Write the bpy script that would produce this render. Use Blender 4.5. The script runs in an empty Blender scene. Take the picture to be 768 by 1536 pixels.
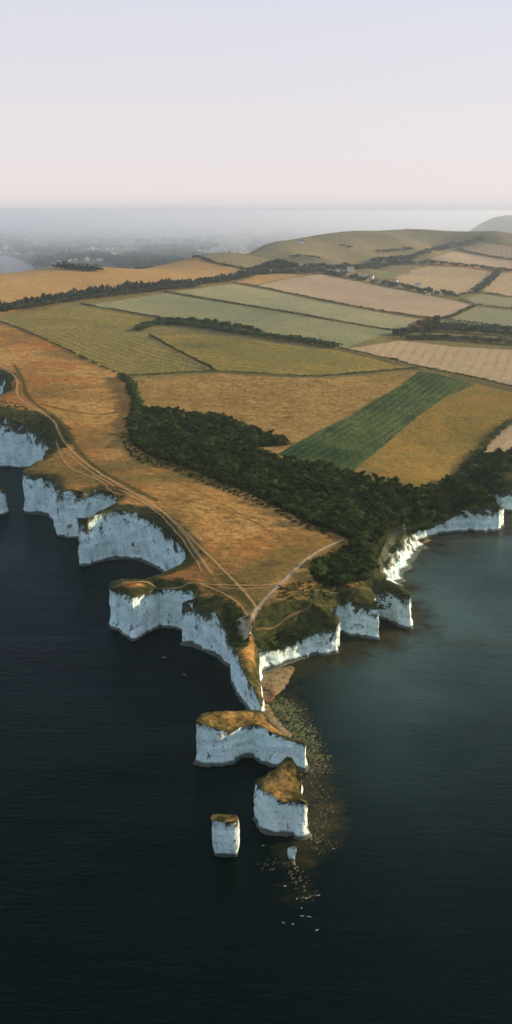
import bpy, math, random
import numpy as np
from mathutils import Vector
from mathutils.geometry import delaunay_2d_cdt

random.seed(7)
RNG = np.random.default_rng(11)
SC = bpy.context.scene
COL = SC.collection
R = math.radians

# ------------------------------------------------------------------ camera
CAM_H, FPX = 250.0, 1536.0
PITCH = math.atan(450 / FPX)
cam_data = bpy.data.cameras.new('camera')
cam_data.sensor_fit = 'VERTICAL'
cam_data.sensor_height = 24.0
cam_data.sensor_width = 24.0
cam_data.lens = 24.0
cam_data.clip_start = 1.0
cam_data.clip_end = 200000.0
cam = bpy.data.objects.new('camera', cam_data)
cam.location = (0, 0, CAM_H)
cam.rotation_euler = (R(90) - PITCH, 0, 0)
COL.objects.link(cam)
SC.camera = cam

# ------------------------------------------------------------------ light
SUN_EL, SUN_AZ = R(14.5), R(17)          # azimuth measured from +X towards +Y
sun_dir = Vector((math.cos(SUN_EL) * math.cos(SUN_AZ), math.cos(SUN_EL) * math.sin(SUN_AZ), math.sin(SUN_EL)))
sl = bpy.data.lights.new('sun', 'SUN')
sl.energy = 3.7
sl.angle = R(0.6)
sl.color = (1.0, 0.74, 0.48)
sun = bpy.data.objects.new('sun', sl)
sun.rotation_euler = sun_dir.to_track_quat('Z', 'Y').to_euler()
COL.objects.link(sun)

world = bpy.data.worlds.new('World')
SC.world = world
world.use_nodes = True
nt = world.node_tree
VEIL_TOP, VEIL_GAIN = .05, 2.74
VEIL_LOW, VEIL_HIGH = (1.01, .905, .905), (.85, .835, .915)
bg = nt.nodes['Background']
sky = nt.nodes.new('ShaderNodeTexSky')
sky.sky_type = 'NISHITA'
sky.sun_disc = False
sky.sun_elevation = SUN_EL
sky.sun_rotation = R(90) - SUN_AZ
sky.altitude = 200
sky.air_density = 1.0
sky.dust_density = 1.0
sky.ozone_density = 3.0
# pale band of haze low in the sky, thinning upwards, the same all round
geo = nt.nodes.new('ShaderNodeTexCoord')
sepz = nt.nodes.new('ShaderNodeSeparateXYZ')
nt.links.new(geo.outputs['Generated'], sepz.inputs[0])
vr = nt.nodes.new('ShaderNodeValToRGB')
for el, (p_, c_) in zip([vr.color_ramp.elements[0], vr.color_ramp.elements[1], vr.color_ramp.elements.new(.2), vr.color_ramp.elements.new(.45)], ((0, .97), (1., VEIL_TOP), (.19, .90), (.36, VEIL_TOP))):
    el.position = p_
    el.color = (c_, c_, c_, 1)
vcol = nt.nodes.new('ShaderNodeValToRGB')
vcol.color_ramp.elements[0].color = (VEIL_LOW[0] * .87, VEIL_LOW[1] * .885, VEIL_LOW[2] * .90, 1)
ve = vcol.color_ramp.elements.new(.016)
ve.color = (*VEIL_LOW, 1)
vcol.color_ramp.elements[2].position = .2
vcol.color_ramp.elements[2].color = (*VEIL_HIGH, 1)
vs = nt.nodes.new('ShaderNodeMixRGB')
vs.blend_type = 'MULTIPLY'
vs.inputs[0].default_value = 1.0
vs.inputs[2].default_value = (VEIL_GAIN, VEIL_GAIN, VEIL_GAIN, 1)
veil = nt.nodes.new('ShaderNodeMixRGB')
for n_ in (vr, vcol):
    nt.links.new(sepz.outputs['Z'], n_.inputs['Fac'])
nt.links.new(vcol.outputs['Color'], vs.inputs[1])
nt.links.new(vr.outputs['Color'], veil.inputs[0])
nt.links.new(sky.outputs[0], veil.inputs[1])
nt.links.new(vs.outputs[0], veil.inputs[2])
nt.links.new(veil.outputs[0], bg.inputs['Color'])
bg.inputs['Strength'].default_value = 0.15

SC.view_settings.view_transform = 'Standard'
SC.view_settings.look = 'None'
SC.view_settings.gamma = 1.0
SC.view_settings.exposure = 1.05
SC.view_settings.use_curve_mapping = False
SC.cycles.max_bounces = 10
SC.cycles.diffuse_bounces = 2
SC.cycles.glossy_bounces = 2
SC.cycles.transmission_bounces = 2
SC.cycles.transparent_max_bounces = 12
SC.cycles.volume_bounces = 10
SC.cycles.use_denoising = True
SC.cycles.sample_clamp_indirect = 4.0

# ------------------------------------------------------------------ pixels <-> place
CP, SP = math.cos(PITCH), math.sin(PITCH)

def rays(uv):
    uv = np.asarray(uv, float).reshape(-1, 2)
    x = (uv[:, 0] - 384) / FPX
    y = (768 - uv[:, 1]) / FPX
    return np.stack([x, CP + y * SP, -SP + y * CP], 1)

def at(u, v, z=0.0):
    d = rays([[u, v]])[0]
    t = (z - CAM_H) / d[2]
    return np.array([d[0] * t, d[1] * t, z])

def z_for_row(xy, v):
    """height at which a point standing on xy shows on image row v"""
    k = (768 - v) / FPX
    # k = (y*SP + dz*CP)/(y*CP - dz*SP)
    y = xy[1]
    dz = (k * y * CP - y * SP) / (CP + k * SP)
    return CAM_H + dz

# ------------------------------------------------------------------ noise
_perm = np.random.default_rng(3).permutation(256)
_perm = np.concatenate([_perm, _perm, _perm])
_g = np.random.default_rng(4).normal(size=(256, 3))
_g /= np.linalg.norm(_g, axis=1)[:, None]

def noise3(x, y, z):
    x, y, z = np.broadcast_arrays(np.asarray(x, float), np.asarray(y, float), np.asarray(z, float))
    xi, yi, zi = np.floor(x).astype(int), np.floor(y).astype(int), np.floor(z).astype(int)
    xf, yf, zf = x - xi, y - yi, z - zi
    xi &= 255; yi &= 255; zi &= 255
    f = lambda t: t * t * t * (t * (t * 6 - 15) + 10)
    u, v, w = f(xf), f(yf), f(zf)
    def grad(i, j, k):
        h = _perm[_perm[_perm[xi + i] + yi + j] + zi + k]
        g = _g[h]
        return g[..., 0] * (xf - i) + g[..., 1] * (yf - j) + g[..., 2] * (zf - k)
    L = lambda a, b, t: a + t * (b - a)
    r = L(L(L(grad(0, 0, 0), grad(1, 0, 0), u), L(grad(0, 1, 0), grad(1, 1, 0), u), v),
          L(L(grad(0, 0, 1), grad(1, 0, 1), u), L(grad(0, 1, 1), grad(1, 1, 1), u), v), w)
    return r * 1.5

def sstep(a, b, x):
    t = np.clip((x - a) / (b - a), 0, 1)
    return t * t * (3 - 2 * t)

# ------------------------------------------------------------------ coast line, left to tip to right
# ('B', u, v_base, v_top)  foot and top rows seen in one column;  ('T', u, v_top, z)  only the top is seen
# piece: (label, drop, width of the sloping edge, green 0..1, points)
PIECES = [
 ('far southern chalk cliff at the left edge of the bays', 5, 14, .6, [
   ('T', -260, 530, 78), ('T', -170, 540, 74), ('T', -90, 550, 69), ('T', -30, 557, 65), ('T', 5, 563, 63), ('T', 9, 571, 61), ('T', 4, 590, 55), ('T', -22, 604, 53)]),
 ('tall blue-shaded chalk cliff at the left edge with two dark patches', 8, 26, 1., [
   ('B', -30, 700, 622), ('B', 0, 700, 624), ('B', 22, 701, 631), ('B', 38, 701, 635), ('B', 50, 702, 640), ('T', 62, 650, 45), ('T', 76, 668, 41)]),
 ('chalk headland with a slumped grey patch below the cliff path', 3, 8, .35, [
   ('T', 62, 690, 37), ('B', 48, 752, 699), ('B', 36, 770, 710), ('B', 58, 768, 712), ('B', 78, 773, 718), ('B', 86, 783, 724),
   ('B', 88, 803, 734), ('B', 104, 806, 737), ('B', 119, 806, 737), ('T', 150, 735, 36), ('T', 170, 736, 36), ('T', 173, 757, 35)]),
 ('curved chalk wall of the deep left bay', 4, 13, .8, [
   ('T', 150, 767, 34.5), ('T', 132, 778, 34), ('B', 121, 848, 777), ('B', 134, 848, 778), ('B', 152, 841, 771), ('B', 172, 836, 766), ('B', 190, 836, 766),
   ('B', 206, 838, 769), ('B', 224, 845, 778), ('B', 240, 854, 790), ('B', 252, 862, 801), ('T', 268, 812, 32), ('T', 281, 826, 31.5), ('T', 281, 838, 31), ('T', 262, 851, 30.5)]),
 ('flat-faced chalk headland jutting left with a pointed corner', 2.0, 7, .7, [
   ('T', 240, 862, 30), ('T', 212, 869, 29.5), ('T', 188, 869, 29), ('T', 165, 872, 29), ('B', 164, 938, 879), ('B', 184, 949, 888), ('B', 200, 960, 899),
   ('B', 214, 951, 893), ('B', 233, 944, 886), ('B', 238, 938, 884), ('B', 256, 940, 884), ('B', 270, 942, 885), ('T', 288, 886, 29), ('T', 290, 898, 29)]),
 ('pitted chalk cliff with a scrubby slope running down to the spur', 4.5, 16, 1., [
   ('B', 275, 962, 904), ('B', 290, 965, 908), ('B', 308, 972, 910), ('B', 325, 981, 914), ('B', 337, 990, 934), ('B', 347, 1000, 966), ('B', 352, 1012, 966)]),
 ('narrow chalk spur with its sunlit edge above the beach', 2.0, 5, .5, [
   ('B', 354, 1026, 974), ('B', 362, 1044, 992), ('B', 373, 1060, 1012), ('B', 384, 1071, 1040), ('B', 392, 1073, 1060), ('B', 394, 1060, 1046),
   ('B', 390, 1040, 1018), ('B', 388, 1022, 992), ('B', 387, 1010, 976)]),
 ('low chalk cliff curving behind the small beach', 10, 24, 1., [
   ('B', 394, 1008, 976), ('B', 410, 1001, 973), ('B', 428, 994, 968), ('B', 441, 988, 955), ('B', 452, 984, 949), ('B', 468, 981, 946), ('B', 488, 982, 942), ('B', 506, 981, 938)]),
 ('middle chalk buttress of the right-hand bays with dark hollows', 6, 16, 1., [
   ('B', 508, 968, 926), ('T', 503, 921, 22), ('T', 497, 912, 22), ('B', 512, 949, 903), ('B', 528, 954, 903), ('B', 545, 956, 908), ('B', 558, 957, 912), ('B', 566, 958, 914)]),
 ('outermost right chalk buttress with a bright sunlit edge', 5, 14, 1., [
   ('B', 564, 948, 904), ('T', 557, 902, 22), ('B', 565, 928, 892), ('B', 582, 931, 889), ('B', 596, 938, 891), ('B', 613, 942, 893), ('B', 616, 934, 889), ('B', 605, 914, 881)]),
 ('sunlit ragged chalk slope facing right', 4, 14, .9, [
   ('T', 584, 872, 18), ('T', 572, 862, 19), ('T', 566, 848, 20), ('T', 572, 826, 21), ('T', 582, 803, 22), ('T', 598, 788, 22), ('T', 610, 786, 19)]),
 ('long low chalk cliff in shade at the right shore', 9, 30, 1., [
   ('B', 618, 816, 800), ('B', 640, 806, 790), ('B', 664, 800, 781), ('B', 684, 797, 768), ('B', 704, 796, 761), ('B', 728, 796, 759), ('B', 748, 796, 761), ('B', 753, 790, 762)]),
 ('farthest right chalk cliffs on the shore', 9, 30, 1., [
   ('B', 744, 776, 760), ('B', 728, 764, 752), ('B', 722, 757, 746), ('B', 738, 758, 738), ('B', 760, 766, 735), ('B', 790, 768, 735),
   ('B', 800, 750, 725), ('B', 780, 735, 712), ('B', 810, 725, 700), ('B', 900, 715, 690), ('B', 1050, 700, 680), ('B', 1300, 660, 645)]),
]

ctrl = []           # xy -> plateau height
cpts = []           # coast vertices: x, y, top z, piece, drop, width, green
for pi, (lab, drop, wid, green, pts) in enumerate(PIECES):
    for p in pts:
        if p[0] == 'B':
            q = at(p[1], p[2], 0.0)
            zt = z_for_row(q, p[3])
        else:
            q = at(p[1], p[2], p[3])
            zt = p[3]
        cpts.append((q[0], q[1], zt, pi, drop, wid, green))
cpts = np.array(cpts)
for i in range(len(cpts)):
    x, y, zt, pi, drop, wid, gr = cpts[i]
    ctrl.append((x, y, zt + drop))
# dense coast line with a rough course
dense = []
for i in range(len(cpts) - 1):
    a, b = cpts[i], cpts[i + 1]
    L = np.hypot(*(b[:2] - a[:2]))
    step = 1.4 if a[1] < 1150 else 6.0
    n = max(1, int(L / step))
    for k in range(n):
        t = k / n
        r = a * (1 - t) + b * t
        r[3] = a[3]
        dense.append(r)
dense.append(cpts[-1])
dense = np.array(dense)
tan = np.gradient(dense[:, :2], axis=0)
tan /= np.maximum(np.linalg.norm(tan, axis=1)[:, None], 1e-6)
nrm = np.stack([tan[:, 1], -tan[:, 0]], 1)
for _ in range(2):
    nrm[1:-1] = (nrm[:-2] + 2 * nrm[1:-1] + nrm[2:])
    nrm /= np.linalg.norm(nrm, axis=1)[:, None]
jit = 2.4 * noise3(dense[:, 0] / 12, dense[:, 1] / 12, 0.3) + 0.9 * noise3(dense[:, 0] / 4.5, dense[:, 1] / 4.5, 7.3)
spur = (dense[:, 3] == 6)
jit[spur] *= 0.35
dense[:, :2] += nrm * jit[:, None]
CX = dense[:, :2]

# inland control heights (u, v, z)
for u, v, z in [
    (380, 930, 29), (345, 880, 31), (400, 870, 31), (460, 890, 29), (520, 890, 27), (560, 872, 26),
    (300, 800, 33), (400, 800, 33), (500, 820, 30), (550, 820, 28), (600, 760, 30), (660, 745, 30), (720, 720, 30),
    (200, 700, 39), (120, 650, 47), (300, 700, 38), (400, 720, 36), (500, 720, 34), (620, 700, 33),
    (90, 600, 56), (200, 600, 51), (300, 620, 44), (400, 640, 41), (500, 640, 39), (600, 620, 39), (700, 620, 38), (800, 640, 36),
    (40, 540, 70), (150, 540, 65), (300, 560, 58), (450, 565, 54), (600, 555, 50), (700, 565, 46), (850, 580, 44),
    (0, 490, 92), (-120, 520, 84), (100, 490, 90), (220, 490, 82), (400, 508, 74), (520, 520, 66), (640, 515, 61), (800, 515, 56),
    (30, 450, 112), (200, 450, 103), (330, 450, 98), (450, 470, 88), (600, 480, 74), (720, 480, 68), (850, 480, 66),
    (-150, 455, 118), (0, 425, 134), (150, 420, 130), (300, 415, 122), (420, 425, 104), (560, 440, 88), (660, 455, 78), (780, 440, 76),
    (0, 412, 141), (60, 403, 144), (-150, 420, 138), (150, 400, 146), (290, 388, 150), (330, 378, 158), (400, 364, 168), (500, 351, 182), (580, 347, 186), (640, 345, 190), (700, 347, 189), (750, 350, 186),
    (420, 398, 122), (520, 408, 96), (620, 410, 92), (720, 410, 90), (850, 410, 92),
    (480, 385, 142), (440, 376, 153), (540, 362, 169), (600, 360, 171), (600, 385, 126), (660, 370, 146), (768, 372, 130), (768, 392, 106), (768, 352, 172), (900, 350, 176), (900, 372, 140)]:
    q = at(u, v, z)
    ctrl.append((q[0], q[1], z))
# the far side of the ridge falls away towards the next bay
for u, v, z in [(-150, 420, 138), (0, 412, 141), (60, 403, 144), (150, 400, 146), (290, 388, 150), (330, 378, 158), (400, 364, 168), (500, 351, 182), (580, 347, 186), (640, 345, 190), (700, 347, 189), (900, 348, 188)]:
    q = at(u, v, z)
    h = q[:2] / np.linalg.norm(q[:2])
    for dd, fz in ((220, z - 32), (480, z - 100), (900, -25)):
        ctrl.append((q[0] + h[0] * dd, q[1] + h[1] * dd, fz))
ctrl = np.array(ctrl)
_keep = []
for i in range(len(ctrl)):
    if all(np.hypot(*(ctrl[i, :2] - ctrl[j, :2])) > 6 for j in _keep):
        _keep.append(i)
ctrl = ctrl[_keep]
MQ = 70.0
_d = np.sqrt(((ctrl[:, None, :2] - ctrl[None, :, :2]) ** 2).sum(2) + MQ * MQ)
_n = len(ctrl)
_A = np.zeros((_n + 1, _n + 1))
_A[:_n, :_n] = _d - np.eye(_n) * 6.0
_A[:_n, _n] = 1; _A[_n, :_n] = 1
_w = np.linalg.solve(_A, np.append(ctrl[:, 2], 0))

def plateau(x, y):
    x = np.asarray(x, float).ravel(); y = np.asarray(y, float).ravel()
    out = np.empty(len(x))
    for s in range(0, len(x), 20000):
        xs, ys = x[s:s + 20000], y[s:s + 20000]
        d = np.sqrt((xs[:, None] - ctrl[None, :, 0]) ** 2 + (ys[:, None] - ctrl[None, :, 1]) ** 2 + MQ * MQ)
        out[s:s + 20000] = d @ _w[:_n] + _w[_n]
    return out

dense_plateau = plateau(CX[:, 0], CX[:, 1])
dense_drop = np.clip(dense_plateau - dense[:, 2], 0.3, 30)

def coast_near(x, y):
    x = np.asarray(x, float).ravel(); y = np.asarray(y, float).ravel()
    d = np.full(len(x), 1e9); k = np.zeros(len(x), int)
    near = np.where(y < 1700)[0]
    for s in range(0, len(near), 4000):
        ii = near[s:s + 4000]
        dd = (x[ii, None] - CX[None, :, 0]) ** 2 + (y[ii, None] - CX[None, :, 1]) ** 2
        kk = dd.argmin(1)
        d[ii] = np.sqrt(dd[np.arange(len(ii)), kk]); k[ii] = kk
    return d, k

def land_z(x, y, info=False):
    x = np.asarray(x, float).ravel(); y = np.asarray(y, float).ravel()
    z = plateau(x, y)
    d, k = coast_near(x, y)
    w = dense[k, 5]
    s = 1 - sstep(0, 1, d / w)
    s = 0.65 * s + 0.35 * np.clip(1 - d / (w * .6), 0, 1)
    rough = np.clip(1 - (y - 500) / 1200, 0.15, 1) * (d > 0.2)
    z = z - dense_drop[k] * s + rough * (0.8 * noise3(x / 26, y / 26, 1.5) + 0.45 * noise3(x / 8, y / 8, 4.5)) * np.clip(d / 6, 0, 1)
    if info:
        return z, d, k, s
    return z

def hit(uv):
    """first place where the line of sight meets the land"""
    d = rays(uv)
    n = len(d)
    lo = np.full(n, 300.0); hi = np.full(n, np.nan)
    ts = np.geomspace(380, 7000, 160)
    prev = ts[0] * np.ones(n)
    best = np.full(n, 1e9); bt = np.full(n, 4000.0)
    for t in ts:
        gap = CAM_H + d[:, 2] * t - plateau(d[:, 0] * t, d[:, 1] * t)
        new = np.isnan(hi) & (gap < 0)
        lo[new] = prev[new]; hi[new] = t
        better = gap < best
        m = better & np.isnan(hi) & (t < 4200)
        best[m] = gap[m]; bt[m] = t
        prev = np.full(n, t)
    ok = ~np.isnan(hi)
    for _ in range(14):
        mid = (lo + hi) / 2
        gap = CAM_H + d[ok, 2] * mid[ok] - plateau(d[ok, 0] * mid[ok], d[ok, 1] * mid[ok])
        h2 = hi[ok]; l2 = lo[ok]; m2 = mid[ok]
        h2[gap < 0] = m2[gap < 0]; l2[gap >= 0] = m2[gap >= 0]
        hi[ok] = h2; lo[ok] = l2
    t = np.where(ok, hi, bt * 1.04)
    return np.stack([d[:, 0] * t, d[:, 1] * t], 1)

# ------------------------------------------------------------------ mesh helpers
def link(name, me, mats=None, parent=None, **props):
    o = bpy.data.objects.new(name, me)
    COL.objects.link(o)
    if mats is not None and me is not None and not me.materials:
        for m in (mats if isinstance(mats, (list, tuple)) else [mats]):
            me.materials.append(m)
    if parent is not None:
        o.parent = parent
    for k, v in props.items():
        o[k] = v
    return o

def mesh_np(name, verts, faces, smooth=True, attrs=None):
    """faces: (n,3) or (n,4) integer array"""
    verts = np.asarray(verts, np.float32); faces = np.asarray(faces, np.int32)
    me = bpy.data.meshes.new(name)
    n, k = faces.shape
    me.vertices.add(len(verts)); me.vertices.foreach_set('co', verts.ravel())
    me.loops.add(n * k); me.loops.foreach_set('vertex_index', faces.ravel())
    me.polygons.add(n)
    me.polygons.foreach_set('loop_start', np.arange(0, n * k, k, dtype=np.int32))
    if smooth:
        me.polygons.foreach_set('use_smooth', np.ones(n, bool))
    for a, val in (attrs or {}).items():
        at_ = me.attributes.new(a, 'FLOAT', 'POINT')
        at_.data.foreach_set('value', np.asarray(val, np.float32))
    me.update(calc_edges=True)
    return me

def in_poly(px, py, poly):
    inside = np.zeros(len(px), bool)
    n = len(poly)
    for i in range(n):
        x1, y1 = poly[i]; x2, y2 = poly[(i + 1) % n]
        if y1 == y2:
            continue
        c = ((y1 > py) != (y2 > py)) & (px < (x2 - x1) * (py - y1) / (y2 - y1) + x1)
        inside ^= c
    return inside

def densify(poly, step, closed=True, wob=0.0):
    poly = np.asarray(poly, float)
    out = []
    n = len(poly)
    for i in range(n if closed else n - 1):
        a, b = poly[i], poly[(i + 1) % n]
        L = np.hypot(*(b - a))
        m = max(1, int(L / step))
        for k in range(m):
            out.append(a + (b - a) * k / m)
    if not closed:
        out.append(poly[-1])
    out = np.array(out)
    if wob:
        out[:, 0] += wob * noise3(out[:, 0] / 30, out[:, 1] / 30, 2.2)
        out[:, 1] += wob * noise3(out[:, 0] / 30, out[:, 1] / 30, 9.2)
    return out

def smooth_px(pts, n=3):
    """round off a polyline of pixels"""
    p = np.asarray(pts, float)
    for _ in range(n):
        q = [p[0]]
        for a, b in zip(p[:-1], p[1:]):
            q += [a * .75 + b * .25, a * .25 + b * .75]
        q.append(p[-1])
        p = np.array(q)
    return p

# ------------------------------------------------------------------ materials
class N:
    def __init__(self, name):
        self.m = bpy.data.materials.new(name)
        self.m.use_nodes = True
        self.t = self.m.node_tree
        self.b = self.t.nodes['Principled BSDF']
        self.b.inputs['Roughness'].default_value = 1.0
        self.b.inputs['Specular IOR Level'].default_value = 0.0
        self.pos = self.t.nodes.new('ShaderNodeNewGeometry').outputs['Position']
    def n(self, kind, **kw):
        x = self.t.nodes.new(kind)
        for k, v in kw.items():
            setattr(x, k, v)
        return x
    def l(self, a, b):
        self.t.links.new(a, b)
    def noise(self, scale, detail=4, rough=.55, stretch=None, rot=0.0, src=None, dist=0.0):
        x = self.n('ShaderNodeTexNoise')
        x.inputs['Scale'].default_value = scale
        x.inputs['Detail'].default_value = detail
        x.inputs['Roughness'].default_value = rough
        x.inputs['Distortion'].default_value = dist
        v = src or self.pos
        if rot or stretch:
            mp = self.n('ShaderNodeMapping')
            mp.vector_type = 'TEXTURE' if False else 'POINT'
            mp.inputs['Rotation'].default_value = (0, 0, rot)
            mp.inputs['Scale'].default_value = stretch or (1, 1, 1)
            self.l(v, mp.inputs['Vector']); v = mp.outputs['Vector']
        self.l(v, x.inputs['Vector'])
        return x.outputs['Fac']
    def ramp(self, fac, *stops, interp='LINEAR'):
        r = self.n('ShaderNodeValToRGB')
        r.color_ramp.interpolation = interp
        e = r.color_ramp.elements
        while len(e) < len(stops):
            e.new(0.5)
        for el, (p, c) in zip(e, stops):
            el.position = p
            el.color = (c, c, c, 1) if not isinstance(c, (tuple, list)) else (*c[:3], 1)
        self.l(fac, r.inputs['Fac'])
        return r.outputs['Color']
    def mix(self, fac, a, b, mode='MIX'):
        x = self.n('ShaderNodeMixRGB', blend_type=mode)
        for i, s in ((0, fac), (1, a), (2, b)):
            if isinstance(s, (int, float)):
                x.inputs[i].default_value = s if i == 0 else (s, s, s, 1)
            elif isinstance(s, (tuple, list)):
                x.inputs[i].default_value = (*s[:3], 1)
            else:
                self.l(s, x.inputs[i])
        return x.outputs['Color']
    def math(self, op, a, b=0.0, clamp=False):
        x = self.n('ShaderNodeMath', operation=op)
        x.use_clamp = clamp
        for i, s in ((0, a), (1, b)):
            if isinstance(s, (int, float)):
                x.inputs[i].default_value = s
            else:
                self.l(s, x.inputs[i])
        return x.outputs[0]
    def attr(self, name):
        x = self.n('ShaderNodeAttribute', attribute_name=name)
        return x.outputs['Fac']
    def sep(self, src=None):
        x = self.n('ShaderNodeSeparateXYZ')
        self.l(src or self.pos, x.inputs[0])
        return x.outputs
    def bump(self, fac, dist, strength=1.0):
        x = self.n('ShaderNodeBump')
        x.inputs['Strength'].default_value = strength
        x.inputs['Distance'].default_value = dist
        self.l(fac, x.inputs['Height'])
        self.l(x.outputs['Normal'], self.b.inputs['Normal'])
    def color(self, c):
        if isinstance(c, (tuple, list)):
            self.b.inputs['Base Color'].default_value = (*c[:3], 1)
        else:
            self.l(c, self.b.inputs['Base Color'])
        return self.m

def grass_mat(name, c1, c2, c3=None, rows=None, edge=True, patch=0.012, fine=1.0, blot=None, blo=.53):
    """c1/c2 vary over tens of metres, c3 comes in tufts; rows = (angle, spacing m, strength) of drilling or mowing lines; blot = damp darker patches"""
    m = N(name)
    big = m.noise(patch, 5, .62, dist=.6)
    col = m.mix(m.ramp(big, (.38, 0.0), (.60, 1.0)), c1, c2)
    if blot:
        col = m.mix(m.ramp(m.noise(patch * .55, 5, .62, dist=.8), (blo, 0.0), (blo + .15, .85)), col, blot)
    mid = m.noise(.085, 6, .68, dist=.5)
    if c3:
        col = m.mix(m.ramp(mid, (.47, 0.0), (.66, .9)), col, c3)
    md2 = m.noise(.2, 5, .7)
    col = m.mix(1.0, col, m.ramp(md2, (.30, (1 - .38 * fine)), (.70, (1 + .25 * fine))), 'MULTIPLY')
    sm = m.noise(.6, 4, .75)
    col = m.mix(1.0, col, m.ramp(sm, (.28, (1 - .5 * fine)), (.72, (1 + .32 * fine))), 'MULTIPLY')
    if rows:
        ang, sp, st = rows
        s = m.sep()
        t = m.math('ADD', m.math('MULTIPLY', s[0], math.cos(ang) / sp), m.math('MULTIPLY', s[1], math.sin(ang) / sp))
        t = m.math('ADD', t, m.math('MULTIPLY', m.noise(.005, 1), 1.0))
        w = m.math('MULTIPLY_ADD', m.math('SINE', m.math('MULTIPLY', t, 2 * math.pi)), .5)
        m.t.nodes[-1].inputs[2].default_value = .5
        w = m.ramp(w, (.0, 1 - st), (.42, 1.0), (1., 1 + st * .25))
        brk = m.ramp(m.noise(.018, 4, .6), (.38, 0.15), (.62, 1.0))
        col = m.mix(brk, col, m.mix(1.0, col, w, 'MULTIPLY'))
        stx = m.noise(.5, 4, .65, (1.0, .04, 1.0), rot=-ang)
        col = m.mix(1.0, col, m.ramp(stx, (.3, 1 - .8 * st), (.7, 1 + .5 * st)), 'MULTIPLY')
    if edge:
        e = m.attr('edge')
        gf = m.ramp(m.math('SUBTRACT', m.math('ADD', e, m.math('MULTIPLY', m.noise(.13, 6, .7, dist=.5), 1.5)), .75), (.14, 0.0), (.40, 1.0))
        green = m.mix(m.ramp(m.noise(.3, 5, .7), (.35, 0.0), (.68, 1.0)), (.012, .020, .009), (.075, .075, .026))
        col = m.mix(gf, col, green)
    m.bump(m.mix(.5, m.noise(.25, 6, .75), sm), 0.9, .9)
    return m.color(col)

def along(p1, p2, sp, st):
    a_, b_ = hit([p1, p2])
    return (math.atan2(b_[1] - a_[1], b_[0] - a_[0]) + math.pi / 2, sp, st)
M = {}
M['headland'] = grass_mat('headland_grass', (.30, .135, .038), (.43, .255, .078), (.19, .115, .040), patch=.014, fine=1.2, blot=(.135, .115, .036), blo=.46)
M['downland'] = grass_mat('downland_grass', (.20, .170, .085), (.25, .20, .10), (.15, .14, .07), blot=(.13, .14, .065))
FIELD_MATS = {
 'margin': grass_mat('field_margin_grass', (.17, .145, .055), (.22, .175, .065), (.11, .105, .04), edge=True),
 'olive': grass_mat('olive_stubble', (.27, .215, .062), (.21, .185, .058), (.17, .15, .05), rows=along((70, 480), (270, 545), 13, .42), edge=False, blot=(.12, .125, .04)),
 'palegreen': grass_mat('pale_green_crop', (.21, .225, .115), (.29, .265, .125), (.19, .21, .11), rows=along((250, 455), (500, 500), 20, .2), edge=False, fine=.7, patch=.008, blot=(.125, .165, .085)),
 'palegreen2': grass_mat('pale_sage_crop', (.25, .25, .135), (.31, .285, .145), (.22, .225, .12), rows=along((300, 440), (560, 480), 20, .18), edge=False, fine=.7, patch=.008, blot=(.16, .195, .11)),
 'pink': grass_mat('ripe_pinkish_crop', (.36, .275, .17), (.41, .305, .19), (.32, .25, .155), rows=along((450, 430), (640, 465), 22, .12), edge=False, fine=.6, patch=.006, blot=(.25, .22, .135)),
 'yellow': grass_mat('yellow_olive_pasture', (.28, .215, .055), (.20, .175, .05), (.17, .15, .045), rows=along((300, 520), (500, 545), 16, .25), edge=False, blot=(.125, .12, .038)),
 'gold': grass_mat('golden_stubble', (.36, .235, .075), (.29, .19, .062), (.16, .108, .036), edge=False, fine=1.35, patch=.02, blot=(.22, .15, .05)),
 'green': grass_mat('green_root_crop', (.070, .108, .036), (.034, .062, .027), (.055, .080, .030), rows=along((490, 685), (660, 570), 9, .45), edge=False, patch=.018, blot=(.105, .14, .048), blo=.47),
 'brownolive': grass_mat('brown_olive_grass', (.27, .185, .045), (.20, .155, .042), (.28, .15, .042), edge=True, patch=.022, fine=1.2, blot=(.15, .13, .04)),
 'tan': grass_mat('pale_tan_stubble', (.43, .32, .175), (.39, .30, .165), (.35, .265, .145), rows=along((640, 545), (660, 522), 15, .2), edge=False, fine=.7, patch=.008, blot=(.30, .25, .135)),
 'sage': grass_mat('sage_pasture', (.22, .225, .12), (.27, .25, .135), (.18, .195, .105), edge=False, fine=.7, patch=.006, blot=(.16, .18, .10)),
 'hillgold': grass_mat('hill_ripe_grass', (.34, .215, .08), (.39, .25, .095), (.28, .18, .07), edge=False, fine=.8, patch=.01, blot=(.25, .175, .075)),
 'greenish': grass_mat('soft_green_grass', (.15, .18, .07), (.19, .20, .085), (.13, .15, .06), edge=False, fine=.7),
 'darkgrass': grass_mat('rough_dark_grass', (.030, .038, .014), (.045, .050, .018), (.022, .032, .012), edge=False, fine=1.2),
}

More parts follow.
